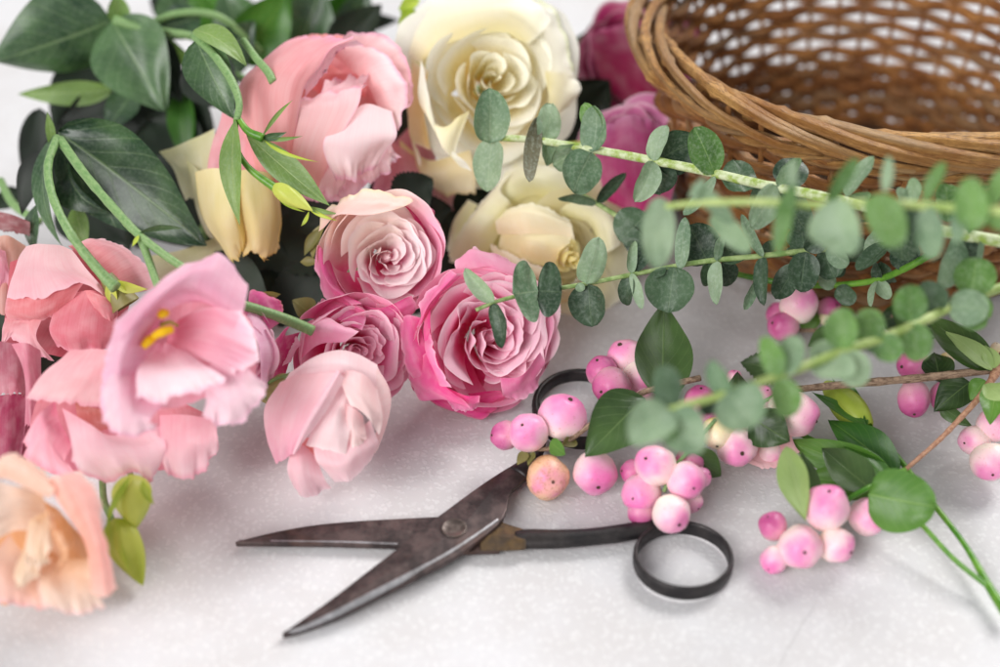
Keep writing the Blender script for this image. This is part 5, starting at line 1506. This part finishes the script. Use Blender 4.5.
stem(s1, [(600, 418, 2.1), (612, 400, 1.9), (620, 380, 1.7)], 2, 'wood_twig')

s2 = snow('tight snowberry cluster just above the lower finger ring', (670, 490, .8))
for b in ((642, 493, 20.5, 1.0, (-.55, -.2, .8)), (686, 481, 20.5, 1.6, (.3, -.3, .85)), (672, 514, 20.5, 1.1, (.3, -.5, .8), 'berry_pale'), (656, 466, 22, 1.8, (-.4, .3, .5), 'berry_pale'), (634, 472, 14, 1.0, (-.8, .1, .3), 'berry_deep'), (641, 512, 15, .6, (-.3, -.6, .3), 'berry_deep'), (688, 500, 15, .7, (.6, -.5, .3), 'berry_pale'), (700, 478, 12, 1.3, (.6, .3, .3)), (690, 460, 16, 1.4, (0, .6, .3), 'berry_deep')):
    berry(s2, *b)
sleaf(s2, (690, 452), (722, 478), 34, 'snow_leaf', 1.9, 1.0, 10, tip=.1)
stem(s2, [(664, 492, 1.2), (672, 470, 1.6), (690, 450, 2.0), (715, 420, 2.2)], 2, 'green_stem')

s3 = snow('snowberries showing between the blurred round eucalyptus leaves, one pale and cracked', (735, 440, 1))
for b in ((737, 448, 21, 1.3, (.1, -.2, .9), 'berry_pale'), (718, 433, 17, 1.7, (-.1, -.5, .4), 'berry_cream'), (734, 425, 17, 1.5, (.2, .7, .3)), (793, 413, 24, 2.0, (.8, -.3, .4), 'berry_pale', 1.1), (700, 402, 18, 1.6, (0, .7, .4), 'berry_deep'), (712, 415, 17, 1.5, (-.2, .2, .4), 'berry_deep'), (734, 378, 9, 1.2, (0, .8, .3), 'berry_pale'), (770, 452, 14, .7, (.3, -.6, .4), 'berry_pale'), (762, 398, 14, 1.5, (.2, .4, .4), 'berry_pale')):
    berry(s3, *b)
sleaf(s3, (752, 418), (790, 442), 46, 'snow_leaf', 2.3, 1.9, 10)
sleaf(s3, (742, 410), (738, 372), 30, 'snow_leaf', 1.9, 1.6, 20)
stem(s3, [(722, 425, 1.9), (750, 410, 2.1), (775, 396, 2.1), (800, 390, 2.0)], 2, 'green_stem')

s4 = snow('snowberry cluster with a round dark green leaf at the lower right', (825, 530, .8))
for b in ((826, 508, 24, 1.7, (.0, .8, .6)), (800, 547, 23.5, .9, (.0, -.1, .95), 'berry_pale'), (837, 545, 19, .8, (.6, -.3, .6), 'berry_pale'), (773, 526, 15.5, .9, (-.4, .6, .4), 'berry_deep'), (774, 560, 15, .5, (-.5, -.6, .5), 'berry_pink'), (868, 516, 20, .9, (.3, .2, .6), 'berry_pink')):
    berry(s4, *b)
sleaf(s4, (806, 521), (786, 446), 32, 'snow_leaf_pale', 1.7, 2.9, -12, 'spoon', bend=.05)
sleaf(s4, (812, 500), (802, 452), 26, 'snow_leaf', 1.3, 2.2, 30)
sleaf(s4, (868, 494), (937, 507), 64, 'snow_leaf_green', 2.0, 2.2, 8, 'egg', cup=.10, bend=.05, label='round dark green leaf with a nibbled tip')
sleaf(s4, (872, 490), (822, 448), 42, 'snow_leaf', 1.7, 1.6, 15)
stem(s4, [(820, 526, 1.1), (845, 502, 1.5), (868, 488, 1.7), (905, 470, 1.6)], [2, 3, 3], 'bright_stem')

s5 = snow('woody snowberry twig at the right edge with dark plum and pink berries', (960, 400, 1))
for b in ((914, 398, 18, 1.3, (-.1, -.85, .4), 'berry_deep', 1.1), (913, 365, 17, 1.5, (-.8, -.1, .4), 'berry_deep'), (946, 397, 18, 1.1, (-.2, -.3, .3), 'berry_deep'), (975, 441, 17, .9, (-.8, -.1, .4), 'berry_pale'), (990, 462, 21, .9, (-.1, -.6, .7), 'berry_pale'), (996, 424, 19, 1.4, (.2, .3, .5)), (996, 348, 6, 1.8, (0, .5, .3), 'berry_cream'), (947, 359, 7.5, 1.4, (.6, .1, .4), 'berry_cream')):
    berry(s5, *b)
for b_, t_, w_, mt, hb, ht, rl in (((990, 372), (928, 318), 40, 'snow_leaf', 2.8, 2.6, 20), ((992, 370), (946, 332), 26, 'snow_leaf_pale', 3.0, 3.1, 40), ((995, 368), (985, 345), 18, 'snow_leaf_pale', 3, 3.2, 20), ((940, 382), (934, 352), 34, 'snow_leaf', 1.8, 2.0, 10), ((970, 382), (934, 412), 38, 'snow_leaf', 2.0, 1.2, 15), ((985, 380), (970, 400), 22, 'snow_leaf_green', 2.5, 2.0, 10), ((998, 385), (990, 425), 30, 'snow_leaf_green', 2.6, 2.2, 10), ((940, 405), (972, 426), 18, 'snow_leaf', 1.2, .8, 30), ((940, 335), (892, 310), 40, 'snow_leaf', 1.6, 1.4, 10), ((1004, 400), (984, 384), 24, 'snow_leaf_pale', 3, 2.8, 20)):
    sleaf(s5, b_, t_, w_, mt, hb, ht, rl, bend=.05)
stem(s5, [(775, 392, 1.9), (800, 389, 2.0), (850, 384, 2.1), (920, 378, 2.3), (998, 369, 2.6), (1025, 366, 2.7)], [3, 4, 4.2, 4.6], 'wood_twig', knob=.2)
stem(s5, [(1004, 352, 2.9), (996, 372, 2.6), (982, 394, 2.3), (955, 424, 2.0), (935, 444, 1.8), (904, 471, 1.6)], [4, 4.6, 3.4, 2.8, 2.6, 2.2], 'thin_twig', knob=.2)
stem(s5, [(990, 372, 2.6), (982, 358, 2.8), (976, 345, 2.9)], 2, 'wood_twig')

s6 = snow('snowberries with a torn leaf at the foot of the basket below the eucalyptus', (800, 320, 1))
for b in ((799, 304, 20, 2.0, (.1, .5, .5), 'berry_pale'), (783, 327, 16, 1.4, (-.75, .25, .5), 'berry_deep'), (778, 314, 13, 1.2, (-.6, .6, .2), 'berry_deep'), (829, 309, 13, 1.2, (.3, .2, .5), 'berry_deep'), (826, 318, 8, 1.0, (0, -.3, .5), 'berry_cream')):
    berry(s6, *b)
sleaf(s6, (790, 372), (740, 362), 36, 'snow_leaf', 1.2, .8, 10, serr=.10)
sleaf(s6, (802, 330), (822, 302), 22, 'snow_leaf_green', 1.0, 1.2, 10)
sleaf(s6, (835, 335), (808, 346), 26, 'snow_leaf', 1.0, .9, 10)
sleaf(s6, (840, 330), (868, 344), 30, 'snow_leaf', 1.0, .9, 10)
sleaf(s6, (880, 320), (910, 316), 30, 'snow_leaf', 1.2, 1.0, 10)
stem(s6, [(790, 330, 1.0), (820, 330, 1.0), (860, 322, 1.1), (910, 312, 1.2)], 2.2, 'wood_twig')

# ----------------------------------------------------------------------------
# green lisianthus stalk lying lower right
# ----------------------------------------------------------------------------
tG2 = Thing('lisianthus_stalk', 'bright green lisianthus stalk with a pointed bud lying on the table at the lower right', 'leafy stalk', T(900, 470, .5))
stem(tG2, [(858, 418, .9), (870, 428, .9), (900, 460, .8), (932, 502, .7), (965, 545, .6), (990, 588, .5), (1006, 612, .5)], [5, 3.6, 3, 3, 3, 4.5, 6], 'bright_stem')
stem(tG2, [(905, 508, 1.2), (925, 528, 1.0), (955, 560, .7), (990, 588, .5)], [2.6, 2.8, 3], 'bright_stem')
stem(tG2, [(796, 432, .6), (830, 450, .7), (880, 490, 1.0), (906, 510, 1.2)], [2.6, 2.8, 3], 'bright_stem')
bud(tG2, T(868, 428, 1.0), T(826, 384, 1.1), 1.15, 'bud_green2', twist=.4, rib=.1, prof=lambda v: (.35 + .65 * math.sin(math.pi * clamp(v) ** .9) ** .8) * (1 - .15 * v) if v < .97 else .3)
for b_, t_, w_, rl in (((868, 427), (812, 392), 16, 40), ((868, 426), (846, 378), 14, 40), ((868, 428), (832, 378), 13, 10)):
    sleaf(tG2, b_, t_, w_, 'bright_leaf', 1.3, 1.3, rl, 'lance', name='sepal')
for b_, t_, w_, mt, hb, ht, rl, be_ in (((898, 476), (828, 420), 44, 'bright_leaf', 1.0, 1.2, 20, .08), ((895, 480), (788, 440), 46, 'snow_leaf_green', 1.1, .9, -10, .06), ((890, 484), (838, 442), 26, 'bright_leaf', 1.3, 1.5, 50, .1), ((880, 486), (800, 478), 40, 'snow_leaf_green', 1.0, .6, 10, .05)):
    sleaf(tG2, b_, t_, w_, mt, hb, ht, rl, bend=be_)

# a loose pink petal under the berries
tP2 = Thing('fallen_petal', 'single pale pink petal lying on the table between the berries', 'petal', T(765, 455, .3))
patch(tP2, ht2z(765, 450, .9), [[(735, 440, .2), (760, 430, .2), (790, 430, .2)], [(738, 455, 0), (765, 458, 0), (795, 445, 0)], [(748, 463, .1), (770, 468, .2), (800, 452, .2)]], grad(lin(240, 170, 180), lin(244, 186, 192)), .03)
